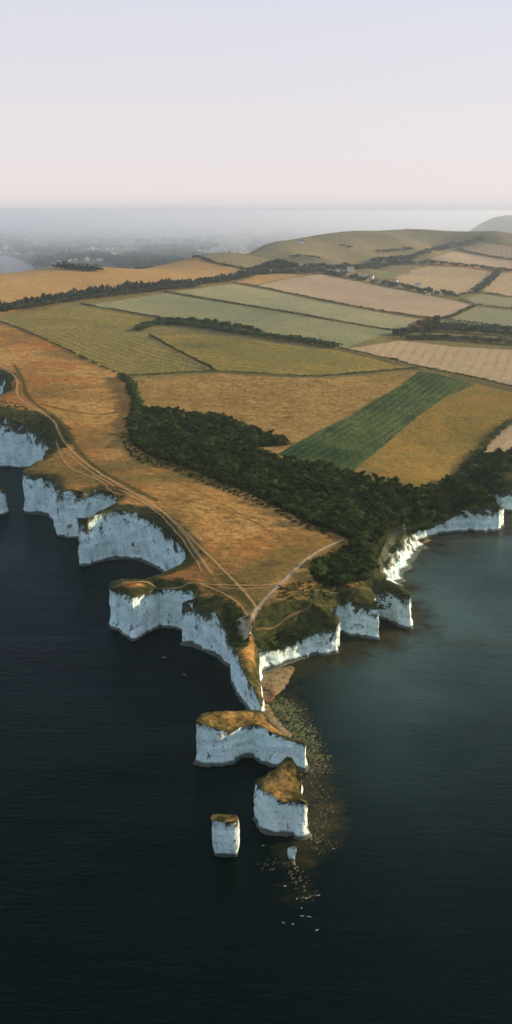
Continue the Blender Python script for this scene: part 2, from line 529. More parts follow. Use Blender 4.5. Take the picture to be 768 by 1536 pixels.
def chalk_mat(name):
    m = N(name)
    s = m.sep()
    base = m.mix(m.ramp(m.noise(.07, 5, .6), (.35, 0.0), (.65, 1.0)), (.72, .96, .86), (.87, 1.0, .93))
    # broken beds, faint
    bed = m.noise(.30, 4, .65, (.10, .10, 2.6), dist=.4)
    base = m.mix(m.ramp(bed, (.54, 0.0), (.70, .32)), base, (.48, .58, .54))
    # wash stains running down
    st = m.noise(.28, 5, .65, (1.0, 1.0, .16), dist=.5)
    base = m.mix(m.ramp(st, (.55, 0.0), (.74, .42)), base, (.46, .52, .47))
    zz = m.math('ADD', m.math('MULTIPLY', s[2], 2.1), m.math('MULTIPLY', m.noise(.03, 4, .6), 9.0))
    fl = m.ramp(m.math('SINE', zz), (.86, 0.0), (.97, 1.0))
    base = m.mix(m.math('MULTIPLY', fl, m.ramp(m.noise(.12, 4, .7), (.48, 0.0), (.66, .45))), base, (.30, .34, .32))
    for sc_, st_, wd in ((.22, (1.0, 1.0, .16), .012), (.5, (1.0, 1.0, .3), .012)):
        jn = m.math('ABSOLUTE', m.math('SUBTRACT', m.noise(sc_, 3, .6, st_, dist=.6), .5))
        base = m.mix(m.math('MULTIPLY', m.ramp(jn, (.0, .6), (wd * 1.8, 0.0)), m.ramp(m.noise(.08, 3), (.46, 0.0), (.64, 1.0))), base, (.14, .16, .14))
    tint = m.noise(.05, 4, .6)
    base = m.mix(m.ramp(tint, (.54, 0.0), (.74, .45)), base, (.55, .52, .41))
    # pits, cracks and clinging plants
    crk = m.noise(.55, 6, .78, dist=.7)
    base = m.mix(m.ramp(crk, (.565, 0.0), (.65, .85)), base, (.14, .17, .145))
    pit = m.noise(.17, 5, .7, (1, 1, .7), dist=.5)
    base = m.mix(m.ramp(pit, (.605, 0.0), (.655, .85)), base, (.05, .06, .035))
    # turf hanging over the top ('rim' runs 0 at the foot to 1 at the top)
    rim = m.attr('rim')
    t = m.math('ADD', rim, m.noise(.20, 6, .75, dist=.6))
    base = m.mix(m.ramp(m.math('SUBTRACT', t, 1.0), (.42, 0.0), (.49, .95)), base, (.032, .040, .018))
    veg = m.attr('veg')
    t2 = m.math('ADD', m.math('MULTIPLY', m.math('ADD', veg, -1.0), .5), m.math('MULTIPLY', m.math('ADD', rim, m.math('MULTIPLY', m.noise(.10, 6, .68, dist=.7), 1.8)), .5))
    green = m.mix(m.ramp(m.noise(.4, 5, .7), (.35, 0.0), (.65, 1.0)), (.022, .030, .012), (.085, .080, .030))
    base = m.mix(m.ramp(t2, (.60, 0.0), (.68, .95)), base, green)
    # weed and wet rock just above the water
    wet = m.math('SUBTRACT', s[2], m.math('MULTIPLY', m.noise(.22, 4, .6), 2.4))
    m.t.nodes[-1]
    base = m.mix(m.ramp(m.math('MULTIPLY', wet, .25), (.0, .9), (.22, 0.0)), base, (.04, .046, .028))
    m.bump(m.mix(.5, m.noise(.6, 6, .72, (1, 1, .45), dist=.4), crk), 1.6, 1.0)
    return m.color(base)

M['chalk'] = chalk_mat('weathered_chalk')

def foliage(name, a, b):
    m = N(name)
    c = m.mix(m.ramp(m.noise(.16, 5, .72), (.38, 0.0), (.64, 1.0)), a, b)
    oi = m.n('ShaderNodeObjectInfo')
    c = m.mix(1.0, c, m.ramp(oi.outputs['Random'], (0, .6), (1, 1.5)), 'MULTIPLY')
    m.b.inputs['Roughness'].default_value = .8
    tr = m.n('ShaderNodeBsdfTranslucent')
    m.l(c, tr.inputs['Color'])
    ms = m.n('ShaderNodeMixShader')
    ms.inputs[0].default_value = .18
    m.l(m.b.outputs[0], ms.inputs[1]); m.l(tr.outputs[0], ms.inputs[2])
    m.l(ms.outputs[0], m.t.nodes['Material Output'].inputs['Surface'])
    return m.color(c)

M['leaf'] = foliage('dark_foliage', (.010, .027, .009), (.085, .118, .034))
M['leaf_far'] = foliage('hedge_foliage', (.030, .044, .020), (.060, .072, .030))
M['leaf_red'] = foliage('copper_foliage', (.085, .045, .028), (.12, .065, .035))
M['bark'] = N('bark').color((.06, .045, .03))

def soft_strip_mat(name, a, b, scale=.5):
    m = N(name)
    c = m.mix(m.noise(scale, 4), a, b)
    c = m.mix(1.0, c, m.ramp(m.noise(.9, 4, .7), (.3, .72), (.7, 1.18)), 'MULTIPLY')
    ac = m.attr('across')
    al = m.math('ADD', ac, m.math('MULTIPLY', m.noise(.3, 6, .75, dist=.5), 1.6))
    al = m.ramp(m.math('MULTIPLY', al, .5), (.44, .75), (.74, 0.0))
    m.l(al, m.b.inputs['Alpha'])
    m.bump(m.noise(.5, 4), .4)
    return m.color(c)

M['path'] = soft_strip_mat('worn_path', (.46, .31, .135), (.40, .26, .11))
M['pathpale'] = soft_strip_mat('pale_track', (.42, .35, .22), (.36, .29, .17))
M['chalkpath'] = soft_strip_mat('bare_chalk_ground', (.46, .41, .31), (.36, .31, .22))
M['strip'] = soft_strip_mat('dark_grass_strip', (.06, .065, .022), (.10, .095, .03))
M['faintpath'] = soft_strip_mat('faint_path', (.24, .165, .066), (.17, .125, .05))
M['ditch'] = soft_strip_mat('dry_ditch', (.12, .09, .035), (.16, .11, .04))

# sea
def sea_mat():
    m = N('sea_water')
    sh = m.attr('shallow')
    deep = m.mix(m.noise(.004, 3), (.0004, .0040, .0032), (.0007, .0056, .0045))
    painted_sheen = m.math('MULTIPLY', m.attr('painted_sheen'), m.ramp(m.noise(.014, 5, .6, dist=.5), (.30, .55), (.70, 1.0)))
    deep = m.mix(painted_sheen, deep, (.070, .122, .104))  # sky reflection off the ripples, painted as paler water near the right shore
    kelp = m.mix(m.ramp(m.noise(.09, 6, .7, dist=.6), (.35, 0.0), (.65, 1.0)), (.006, .013, .007), (.046, .038, .014))
    f = m.math('ADD', sh, m.math('MULTIPLY', m.math('SUBTRACT', m.noise(.055, 6, .7, dist=.6), .5), 1.3))
    col = m.mix(m.ramp(f, (.30, 0.0), (.80, 1.0)), deep, kelp)
    m.b.inputs['Roughness'].default_value = .14
    m.b.inputs['Specular IOR Level'].default_value = .04
    m.b.inputs['IOR'].default_value = 1.33
    w1 = m.noise(.07, 3, .55, (.35, 1.5, 1), rot=R(14))
    w2 = m.noise(.28, 5, .62, (.45, 1.5, 1), rot=R(-8))
    wind = m.ramp(m.noise(.009, 4, .6, (.6, 1.6, 1), rot=R(20)), (.36, .30), (.64, 1.0))
    h = m.math('MULTIPLY', m.mix(.55, w1, w2), wind)
    m.bump(h, 2.2, .55)
    return m.color(col)
M['sea'] = sea_mat()

def sand_mat():
    m = N('beach_sand')
    c = m.mix(m.noise(.12, 5, .6), (.19, .135, .06), (.33, .25, .14))
    c = m.mix(m.ramp(m.noise(.3, 6, .75, dist=.6), (.46, 0.0), (.62, .9)), c, (.085, .07, .028))
    m.bump(m.noise(.8, 5), .5)
    return m.color(c)
M['sand'] = sand_mat()

def weed_mat(name, a, b):
    m = N(name)
    c = m.mix(m.noise(.5, 3), a, b)
    m.b.inputs['Roughness'].default_value = .6
    m.b.inputs['Specular IOR Level'].default_value = .3
    m.bump(m.noise(1.2, 4), .4)
    return m.color(c)
M['weedgreen'] = weed_mat('green_weed', (.022, .034, .009), (.10, .12, .030))
M['weedbrown'] = weed_mat('brown_weed', (.022, .020, .008), (.13, .095, .035))
M['weedred'] = weed_mat('rust_weed', (.085, .042, .016), (.17, .085, .032))
M['rock'] = weed_mat('wet_chalk_rock', (.08, .09, .075), (.36, .37, .33))
M['darkrock'] = weed_mat('weedy_rock', (.020, .026, .017), (.11, .12, .085))
M['foam'] = N('foam').color((.75, .78, .78))

# ------------------------------------------------------------------ land
far_ring = [(3500, 3800), (3300, 5200), (1600, 5300), (700, 4800), (200, 4150), (-120, 3500), (-500, 3000), (-900, 2700), (-1300, 2300), (-1100, 1700)]
coast_poly = np.vstack([CX, np.array(far_ring, float)])

F = [  # (material, pixel outline)  later wins
 ('margin', [(-260, 425), (-260, 520), (0, 482), (45, 498), (95, 521), (182, 562), (200, 600), (206, 625), (330, 640), (430, 668), (530, 715), (640, 745), (722, 690), (950, 650), (950, 400), (600, 420), (300, 385)]),
 ('downland', [(285, 391), (300, 372), (400, 355), (640, 332), (950, 332), (950, 385), (715, 362), (640, 392), (590, 418), (520, 407), (480, 412), (385, 411)]),
 ('hillgold', [(-260, 430), (0, 405), (60, 396), (150, 394), (290, 382), (300, 388), (340, 399), (388, 408), (330, 421), (240, 431), (150, 441), (80, 453), (0, 472), (-260, 520)]),
 ('olive', [(4, 479), (60, 467), (125, 459), (170, 467), (230, 478), (212, 492), (224, 506), (262, 527), (318, 555), (240, 561), (184, 563), (140, 544), (95, 521), (45, 498)]),
 ('palegreen', [(128, 458), (190, 449), (255, 439), (330, 453), (420, 468), (500, 482), (596, 497), (545, 512), (515, 523), (420, 505), (350, 490), (275, 477), (225, 474), (165, 465)]),
 ('palegreen2', [(262, 437), (350, 426), (400, 435), (470, 450), (560, 467), (640, 480), (618, 492), (590, 495), (500, 479), (420, 465), (330, 449)]),
 ('pink', [(384, 429), (430, 418), (482, 411), (560, 427), (640, 443), (700, 455), (710, 460), (668, 477), (560, 464), (470, 446), (400, 431)]),
 ('hillgold', [(356, 423), (388, 412), (478, 409), (428, 417), (380, 428)]),
 ('yellow', [(232, 503), (280, 499), (400, 514), (508, 526), (606, 551), (530, 560), (480, 564), (400, 561), (327, 556), (262, 524)]),
 ('gold', [(204, 569), (325, 560), (400, 565), (480, 568), (560, 563), (624, 557), (600, 577), (560, 599), (520, 624), (480, 645), (446, 662), (430, 662), (360, 632), (330, 626), (220, 613)]),
 ('gold', [(368, 672), (415, 668), (440, 664), (418, 682), (400, 682)]),
 ('green', [(627, 557), (660, 562), (712, 576), (680, 590), (642, 612), (602, 645), (562, 680), (526, 709), (470, 697), (414, 682), (446, 664), (481, 646), (521, 626), (561, 601), (601, 579)]),
 ('brownolive', [(714, 577), (768, 590), (820, 602), (768, 634), (722, 668), (690, 700), (660, 735), (640, 737), (528, 709), (563, 681), (603, 646), (643, 613), (682, 591)]),
 ('tan', [(522, 523), (600, 511), (680, 520), (768, 525), (900, 542), (900, 608), (768, 579), (700, 563), (610, 544)]),
 ('tan', [(768, 634), (900, 600), (900, 680), (790, 676), (724, 679), (745, 652)]),
 ('sage', [(673, 479), (716, 460), (768, 466), (900, 476), (900, 504), (768, 494), (700, 487)]),
 ('sage', [(605, 497), (640, 483), (668, 481), (700, 490), (640, 492)]),
 ('tan', [(590, 420), (616, 405), (642, 399), (700, 402), (742, 409), (735, 425), (712, 438), (680, 442), (640, 436)]),
 ('tan', [(724, 436), (748, 411), (800, 407), (900, 412), (900, 450), (768, 445)]),
 ('sage', [(690, 450), (722, 441), (768, 448), (900, 456), (900, 466), (768, 461), (712, 458)]),
 ('pink', [(640, 391), (680, 377), (720, 383), (768, 391), (900, 402), (900, 412), (768, 404), (700, 397)]),
 ('tan', [(690, 372), (718, 363), (768, 370), (900, 384), (900, 398), (768, 387), (700, 376)]),
 ('greenish', [(530, 412), (590, 408), (606, 409), (585, 418)]),
]
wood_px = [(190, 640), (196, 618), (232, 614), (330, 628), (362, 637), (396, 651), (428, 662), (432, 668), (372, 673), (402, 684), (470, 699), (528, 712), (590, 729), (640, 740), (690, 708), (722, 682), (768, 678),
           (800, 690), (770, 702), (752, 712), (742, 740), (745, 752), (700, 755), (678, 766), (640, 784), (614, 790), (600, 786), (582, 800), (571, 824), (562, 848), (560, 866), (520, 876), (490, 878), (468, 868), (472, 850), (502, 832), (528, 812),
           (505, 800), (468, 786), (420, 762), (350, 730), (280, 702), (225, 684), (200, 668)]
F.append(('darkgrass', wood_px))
field_polys = []
all_pts = [tuple(p) for p in CX] + [tuple(p) for p in np.array(far_ring, float)]
edges = [(i, (i + 1) % len(all_pts)) for i in range(len(all_pts))]
for mname, px in F:
    w = hit(densify(px, 14))
    far = np.median(w[:, 1])
    w = densify(w, max(7, far / 110), wob=1.2)
    field_polys.append((mname, w))
    o = len(all_pts)
    all_pts += [tuple(p) for p in w]
    edges += [(o + i, o + (i + 1) % len(w)) for i in range(len(w))]
# interior points, denser close to the camera
grid = []
def fill(x0, x1, y0, y1, s):
    xs = np.arange(x0, x1, s); ys = np.arange(y0, y1, s)
    g = np.stack(np.meshgrid(xs, ys), -1).reshape(-1, 2)
    g = g + RNG.uniform(-.38, .38, g.shape) * s
    half = g[:, 1] * (384 / FPX) * 1.25 + 60       # a little more than the view is wide
    return g[np.abs(g[:, 0]) < half]
grid += [fill(-320, 330, 400, 720, 3.6), fill(-420, 420, 720, 1000, 5.0), fill(-600, 600, 1000, 1500, 8.5),
         fill(-800, 900, 1500, 2300, 17), fill(-1100, 1700, 2300, 3600, 34), fill(-1300, 2300, 3600, 5200, 80)]
side = np.stack(np.meshgrid(np.arange(-1250, 3400, 90.), np.arange(700, 5200, 90.)), -1).reshape(-1, 2)
side = side[np.abs(side[:, 0]) > side[:, 1] * .25 * 1.25 + 60]
grid = np.vstack(grid + [side])
grid = grid[in_poly(grid[:, 0], grid[:, 1], coast_poly)]
dg, _k = coast_near(grid[:, 0], grid[:, 1])
grid = grid[dg > 1.2]
all_pts += [tuple(p) for p in grid]
res = delaunay_2d_cdt([Vector((p[0], p[1])) for p in all_pts], edges, [], 0, 0.02, False)
LV = np.array([(v.x, v.y) for v in res[0]])
LT = np.array([f for f in res[2] if len(f) == 3], int)
cen = LV[LT].mean(1)
keep = in_poly(cen[:, 0], cen[:, 1], coast_poly)
LT = LT[keep]; cen = cen[keep]
LZ, LD, LK, LS = land_z(LV[:, 0], LV[:, 1], True)
LE = dense[LK, 6] * np.clip(1.25 * (1 - LD / (dense[LK, 5] * 1.15)), 0, 1) * (LD < 100)
# make all triangles face up
A, B, C = LV[LT[:, 0]], LV[LT[:, 1]], LV[LT[:, 2]]
flip = (B[:, 0] - A[:, 0]) * (C[:, 1] - A[:, 1]) - (B[:, 1] - A[:, 1]) * (C[:, 0] - A[:, 0]) < 0
LT[flip] = LT[flip][:, ::-1]
region = np.full(len(LT), -1)
for i, (mname, w) in enumerate(field_polys):
    region[in_poly(cen[:, 0], cen[:, 1], w)] = i

def land_piece(name, sel, mat, **props):
    t = LT[sel]
    if not len(t):
        return None
    idx, inv = np.unique(t, return_inverse=True)
    me = mesh_np(name, np.column_stack([LV[idx], LZ[idx]]), inv.reshape(-1, 3), True, {'edge': LE[idx]})
    return link(name, me, mat, kind='structure', **props)

land_piece('headland', region == -1, M['headland'])
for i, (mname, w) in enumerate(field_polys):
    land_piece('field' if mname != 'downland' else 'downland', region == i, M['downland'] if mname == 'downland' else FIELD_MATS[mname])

# ------------------------------------------------------------------ cliffs
def wall(base_xy, normal, ztop, nrows, flare, amp, veg, closed=False, inset=None, barrel=0.0, fpow=2.2):
    """rock face under an edge: rows from the top down, roughened along its normals"""
    n = len(base_xy)
    t = 1 - (np.linspace(0, 1, nrows)) ** 1.0          # 1 at top
    V = np.zeros((nrows, n, 3)); rim = np.zeros((nrows, n))
    zb = -1.5
    for r in range(nrows):
        z = zb + (ztop - zb) * t[r]
        x, y = base_xy[:, 0], base_xy[:, 1]
        env = min(1.0, (1 - t[r]) * 6 + .05)
        big = 2.6 * noise3(x / 15, y / 15, z / 38)
        fl = 1.7 * noise3(x / 5.5, y / 5.5, z / 16) + .9 * noise3(x / 2.2, y / 2.2, z / 4.5) - 1.3 * np.clip(.22 - np.abs(noise3(x / 7, y / 7, z / 40 + 3.)), 0, 1) * 4
        led = .7 * noise3(x / 30, y / 30, z / 2.6)
        off = env * amp * (big + fl + led) + flare * (1 - t[r]) ** fpow + .9 * np.exp(-np.maximum(z, 0) / 1.2) * flare * .5
        off = off + barrel * math.sin(math.pi * min(1, t[r] * 1.05) ** .8)
        if inset is not None:
            off = off - inset * t[r]
        V[r, :, 0] = x + normal[:, 0] * off
        V[r, :, 1] = y + normal[:, 1] * off
        V[r, :, 2] = z + (0.12 if r == 0 else 0) + env * .3 * noise3(x / 2, y / 2, z / 2)
        rim[r] = t[r]
    faces = []
    m = n if closed else n - 1
    i = np.arange(m); j = (i + 1) % n
    for r in range(nrows - 1):
        faces.append(np.stack([r * n + i, (r + 1) * n + i, (r + 1) * n + j, r * n + j], 1))
    return V.reshape(-1, 3), np.vstack(faces), {'rim': rim.ravel(), 'veg': np.full(nrows * n, 1.0) * veg}

ZTOP = land_z(CX[:, 0], CX[:, 1])
for pi, (lab, drop, wid, green, pts) in enumerate(PIECES):
    ii = np.where(dense[:, 3] == pi)[0]
    ii = np.append(ii, min(ii[-1] + 1, len(dense) - 1))
    v, f, at_ = wall(CX[ii], nrm[ii], ZTOP[ii], 22, 13.0 if pi == 10 else 1.8, 0.5 if pi == 6 else (1.5 if pi == 10 else .9),
                     {10: .95, 5: .62, 7: .66, 8: .58, 9: .58, 11: .62, 12: .62, 1: .62, 3: .45, 4: .35}.get(pi, .5), fpow=1.15 if pi == 10 else 2.2)
    link('chalk_cliff', mesh_np('chalk_cliff', v, f, True, at_), M['chalk'], kind='structure', label=lab)

# ------------------------------------------------------------------ sea
def seg_dist(px, py, line):
    d = np.full(len(px), 1e9)
    for (x1, y1), (x2, y2) in zip(line[:-1], line[1:]):
        dx, dy = x2 - x1, y2 - y1
        t = np.clip(((px - x1) * dx + (py - y1) * dy) / max(dx * dx + dy * dy, 1e-9), 0, 1)
        d = np.minimum(d, np.hypot(px - x1 - t * dx, py - y1 - t * dy))
    return d
gx = np.arange(-420, 520, 6.0); gy = np.arange(200, 1300, 6.0)
nx, ny = len(gx), len(gy)
G = np.stack(np.meshgrid(gx, gy), -1).reshape(-1, 2)
reef_px = [(402, 1044), (425, 1060), (445, 1100), (470, 1160), (480, 1220), (475, 1262), (440, 1300), (445, 1345)]
reef = np.array([at(u, v)[:2] for u, v in reef_px])
rd = seg_dist(G[:, 0], G[:, 1], reef)
right_pts = CX[(dense[:, 3] >= 7) & (dense[:, 3] <= 12)][::4]
dr = np.sqrt(((G[:, None, :] - right_pts[None]) ** 2).sum(2)).min(1)
left_pts = CX[(dense[:, 3] <= 6)][::4]
dl = np.sqrt(((G[:, None, :] - left_pts[None]) ** 2).sum(2)).min(1)
shal = np.maximum.reduce([1.0 * np.exp(-(rd / 12) ** 2) * (.45 + .55 * sstep(345, 375, G[:, 1])), .95 * np.exp(-(dr / 26) ** 2), .35 * np.exp(-(dl / 7) ** 2)])
for u, v, rad, st in [(588, 963, 16, .8), (720, 965, 45, .42), (590, 880, 25, .9), (660, 820, 40, .7), (745, 800, 40, .7)]:
    q = at(u, v)
    shal = np.maximum(shal, st * np.exp(-((G[:, 0] - q[0]) ** 2 + (G[:, 1] - q[1]) ** 2) / rad ** 2))
painted_sheen = np.exp(-(dr / 95) ** 1.4) * sstep(-10, 60, G[:, 0] - 20 - .05 * (G[:, 1] - 500))  # mask of the painted reflection, fading with distance from the right coast
sv = [(x, y, 0.0) for x, y in G]
ix = np.arange(nx - 1)
sf = []
for j in range(ny - 1):
    a = j * nx + ix
    sf.append(np.stack([a, a + 1, a + nx + 1, a + nx], 1))
sf = np.vstack(sf)
X0, X1, Y0, Y1, BIG = gx[0], gx[-1], gy[0], gy[-1], 60000.0
o = len(sv)
sv += [(-BIG, -BIG, 0), (BIG, -BIG, 0), (BIG, BIG, 0), (-BIG, BIG, 0)]
c00, c10, c11, c01 = 0, nx - 1, nx * ny - 1, nx * (ny - 1)
sf = np.vstack([sf, [[o, o + 1, c10, c00], [o + 1, o + 2, c11, c10], [o + 2, o + 3, c01, c11], [o + 3, o, c00, c01]]])
link('sea', mesh_np('sea', sv, sf, True, {'shallow': np.append(shal, [0, 0, 0, 0]), 'painted_sheen': np.append(painted_sheen, [0, 0, 0, 0])}), M['sea'], kind='structure')

# ------------------------------------------------------------------ sea stacks
def closed_outline(front, back, step=1.1):
    """front: (u, v_base, v_top); back: (u, v_top, z), both in one round (front left to right, back right to left)"""
    P = []
    for u, vb, vt in front:
        q = at(u, vb, 0.0); P.append((q[0], q[1], z_for_row(q, vt)))
    for u, vt, z in back:
        q = at(u, vt, z); P.append((q[0], q[1], z))
    P = np.array(P)
    out = []
    for i in range(len(P)):
        a, b = P[i], P[(i + 1) % len(P)]
        m = max(1, int(np.hypot(*(b - a)[:2]) / step))
        for k in range(m):
            out.append(a + (b - a) * k / m)
    return np.array(out)

def top_cap(outline, rim_z, bulge, seed, rimgreen):
    """grassed top: triangulated inside the outline"""
    n = len(outline)
    lo, hi = outline.min(0), outline.max(0)
    g = np.stack(np.meshgrid(np.arange(lo[0], hi[0], 1.1), np.arange(lo[1], hi[1], 1.1)), -1).reshape(-1, 2)
    g += RNG.uniform(-.3, .3, g.shape)
    g = g[in_poly(g[:, 0], g[:, 1], outline)]
    dd = np.sqrt(((g[:, None] - outline[None]) ** 2).sum(2))
    g = g[dd.min(1) > .6]; dd = np.sqrt(((g[:, None] - outline[None]) ** 2).sum(2))
    w = 1 / (dd ** 2.2 + .3)
    z = (w * rim_z[None]).sum(1) / w.sum(1)
    dm = dd.min(1)
    z = z + bulge * (1 - np.exp(-dm / 2.5)) + .7 * noise3(g[:, 0] / 4, g[:, 1] / 4, seed) + .35 * noise3(g[:, 0] / 1.6, g[:, 1] / 1.6, seed)
    pts = [Vector(p) for p in outline] + [Vector(p) for p in g]
    r = delaunay_2d_cdt(pts, [(i, (i + 1) % n) for i in range(n)], [], 0, 1e-4, True)
    V2 = np.array([(v.x, v.y) for v in r[0]])
    src = [o_[0] if o_ else 0 for o_ in r[3]]
    zz = np.concatenate([rim_z, z])[src]
    T = np.array([f for f in r[2] if len(f) == 3], int)
    c = V2[T].mean(1)
    T = T[in_poly(c[:, 0], c[:, 1], outline)]
    a, b, c = V2[T[:, 0]], V2[T[:, 1]], V2[T[:, 2]]
    fl = (b[:, 0] - a[:, 0]) * (c[:, 1] - a[:, 1]) - (b[:, 1] - a[:, 1]) * (c[:, 0] - a[:, 0]) < 0
    T[fl] = T[fl][:, ::-1]
    edge = np.concatenate([np.full(n, rimgreen), np.clip(rimgreen - dm / 6, 0, 1)])[src]
    return np.column_stack([V2, zz]), T, edge

M['captop'] = grass_mat('stack_turf', (.30, .175, .05), (.36, .23, .07), (.055, .055, .018), patch=.09, fine=1.5, blot=(.05, .055, .018), blo=.47)

def stack(label, front, back, capname='grass_cap', amp=.55, flare=1.0, inset=None, bulge=1.0, seed=1.0, ledge=1.0, capmat='captop', rows=18, veg=0.3, rimgreen=.5, barrel=0.0):
    P = closed_outline(front, back)
    xy = P[:, :2].copy()
    tg = np.roll(xy, -1, 0) - np.roll(xy, 1, 0)
    tg /= np.maximum(np.linalg.norm(tg, axis=1)[:, None], 1e-6)
    nm = np.stack([tg[:, 1], -tg[:, 0]], 1)
    for _ in range(3):
        nm = np.roll(nm, 1, 0) + 2 * nm + np.roll(nm, -1, 0)
        nm /= np.linalg.norm(nm, axis=1)[:, None]
    xy = xy + nm * (.5 * noise3(xy[:, 0] / 5, xy[:, 1] / 5, seed))[:, None]
    zt = P[:, 2] + (.35 if barrel else .9) * noise3(xy[:, 0] / 3.5, xy[:, 1] / 3.5, seed + 5)
    c = xy.mean(0)
    root = link('sea_stack', None, None, None, label=label, category='sea stack', group='chalk stacks off the headland')
    root.location = (c[0], c[1], 0)
    off = np.array([c[0], c[1], 0])
    v, f, a = wall(xy, nm, zt, rows, flare, amp, veg, True, inset, barrel)
    link('rock_face', mesh_np('stack_face', v - off, f, True, a), M['chalk'], root)
    top = v[:len(xy), :2]
    cv, cf, ce = top_cap(top, v[:len(xy), 2] - .03, bulge, seed, rimgreen)
    link(capname, mesh_np('stack_cap', cv - off, cf, True, {'edge': ce}), M[capmat], root)
    if ledge:
        # wave-cut shelf round the foot
        n = len(xy)
        lv, rows_ = [], []
        base = v.reshape(rows, n, 3)[-2]
        for k, (o_, z_) in enumerate(((-.6, .6), (ledge * .5, .45), (ledge, .15), (ledge + .2, -.5))):
            wv = ledge * (1.7 * noise3(xy[:, 0] / 6, xy[:, 1] / 6, seed + 9) - .35) * (k > 0)
            q = base[:, :2] + nm * (o_ + wv)[:, None]
            lv.append(np.column_stack([q, z_ + .35 * noise3(q[:, 0], q[:, 1], seed) * (k < 3)]))
        lv = np.vstack(lv)
        i = np.arange(n); j = (i + 1) % n
        lf = np.vstack([np.stack([k * n + i, (k + 1) * n + i, (k + 1) * n + j, k * n + j], 1) for k in range(3)])
        link('wave_cut_ledge', mesh_np('stack_ledge', lv - off, lf, True), M['darkrock'], root)
    return root

stack('long turf-topped chalk block with a recessed cove, next to the spur',
      [(296, 1145, 1081), (303, 1147, 1086), (314, 1148, 1092), (330, 1147, 1096), (345, 1143, 1097), (354, 1138, 1094), (362, 1134, 1091), (378, 1133, 1088), (386, 1139, 1089),
       (396, 1144, 1092), (410, 1146, 1100), (425, 1147, 1107), (440, 1150, 1113), (457, 1156, 1119)],
      [(459, 1114, 12.5), (438, 1106, 13), (420, 1098, 13.5), (408, 1086, 14.5), (398, 1072, 16), (390, 1065, 17), (360, 1066, 17.5), (330, 1067, 17.5), (303, 1069, 18)], seed=2.0, ledge=.6, rimgreen=.5)
stack('chalk stack with a steep golden grass roof rising to a point at the back',
      [(383, 1227, 1174), (388, 1233, 1180), (397, 1246, 1187), (407, 1250, 1192), (418, 1252, 1201), (430, 1252, 1204), (441, 1250, 1202), (446, 1256, 1201), (454, 1258, 1202), (461, 1254, 1206)],
      [(459, 1200, 16.5), (453, 1190, 17), (451, 1170, 19), (447, 1150, 22.5), (438, 1137, 25), (430, 1135, 25.5), (424, 1141, 24), (415, 1152, 22), (401, 1162, 20), (389, 1167, 19)], seed=5.0, ledge=.7, bulge=.2, rimgreen=.45)
stack('lone barrel-shaped chalk pillar standing apart in the dark water', [],
      [(316.5, 1227, 17), (319, 1230, 17), (327, 1232, 16.8), (337, 1233, 16.6), (347, 1232, 16.6), (354, 1230, 16.8), (356.5, 1227, 17), (355, 1223.5, 17.3), (347, 1221.5, 17.5), (337, 1222, 17.4), (326, 1220.5, 17.8), (318, 1222.5, 17.5)],
      seed=8.0, amp=.35, flare=-1.0, bulge=.1, ledge=.9, rimgreen=.1, barrel=.55)
stack('pale pinnacle cut off by the left edge beside the tall shaded cliff',
      [(-16, 770, 738), (-6, 773, 735), (3, 772, 736), (10, 769, 741)],
      [(9, 738, 19), (3, 733, 20.5), (-8, 733, 20.5), (-17, 736, 19.5)], seed=12.0, amp=.6, ledge=0, flare=1.5, bulge=.6)
stack('small thin chalk stump on a weedy reef below the pointed stack',
      [(431.5, 1290, 1274), (435, 1292, 1275), (440, 1292, 1276), (443.5, 1290, 1275)],
      [(444.5, 1271.5, 6.3), (440, 1269.5, 6.8), (434, 1269.5, 6.8), (432, 1271, 6.6)], capname='rock_top', capmat='chalk', seed=15.0, amp=.22, flare=.9, bulge=.1, ledge=3.2, rows=10)

# ------------------------------------------------------------------ paths and grass strips lying on the turf
def ribbon(name, px, width, mat, lift=.3, n_smooth=2):
    w = hit(smooth_px(px, n_smooth))
    w = densify(w, 3.0, closed=False)
    # relax
    for _ in range(4):
        w[1:-1] = .25 * w[:-2] + .5 * w[1:-1] + .25 * w[2:]
    tg = np.gradient(w, axis=0); tg /= np.maximum(np.linalg.norm(tg, axis=1)[:, None], 1e-6)
    nm = np.stack([tg[:, 1], -tg[:, 0]], 1)
    L = np.linspace(-1, 1, 7)
    V, ac = [], []
    for t in L:
        ww = width / 2 * 1.5 * (1 + .3 * noise3(w[:, 0] / 25, w[:, 1] / 25, 3.3))
        q = w + nm * (t * ww)[:, None]
        V.append(np.column_stack([q, land_z(q[:, 0], q[:, 1]) + lift])); ac.append(np.full(len(w), abs(t)))
    n = len(w)
    V = np.vstack(V)
    i = np.arange(n - 1)
    f = np.vstack([np.stack([k * n + i, (k + 1) * n + i, (k + 1) * n + i + 1, k * n + i + 1], 1) for k in range(6)])[:, ::-1]
    return link(name, mesh_np(name, V, f, True, {'across': np.concatenate(ac)}), mat, kind='structure')

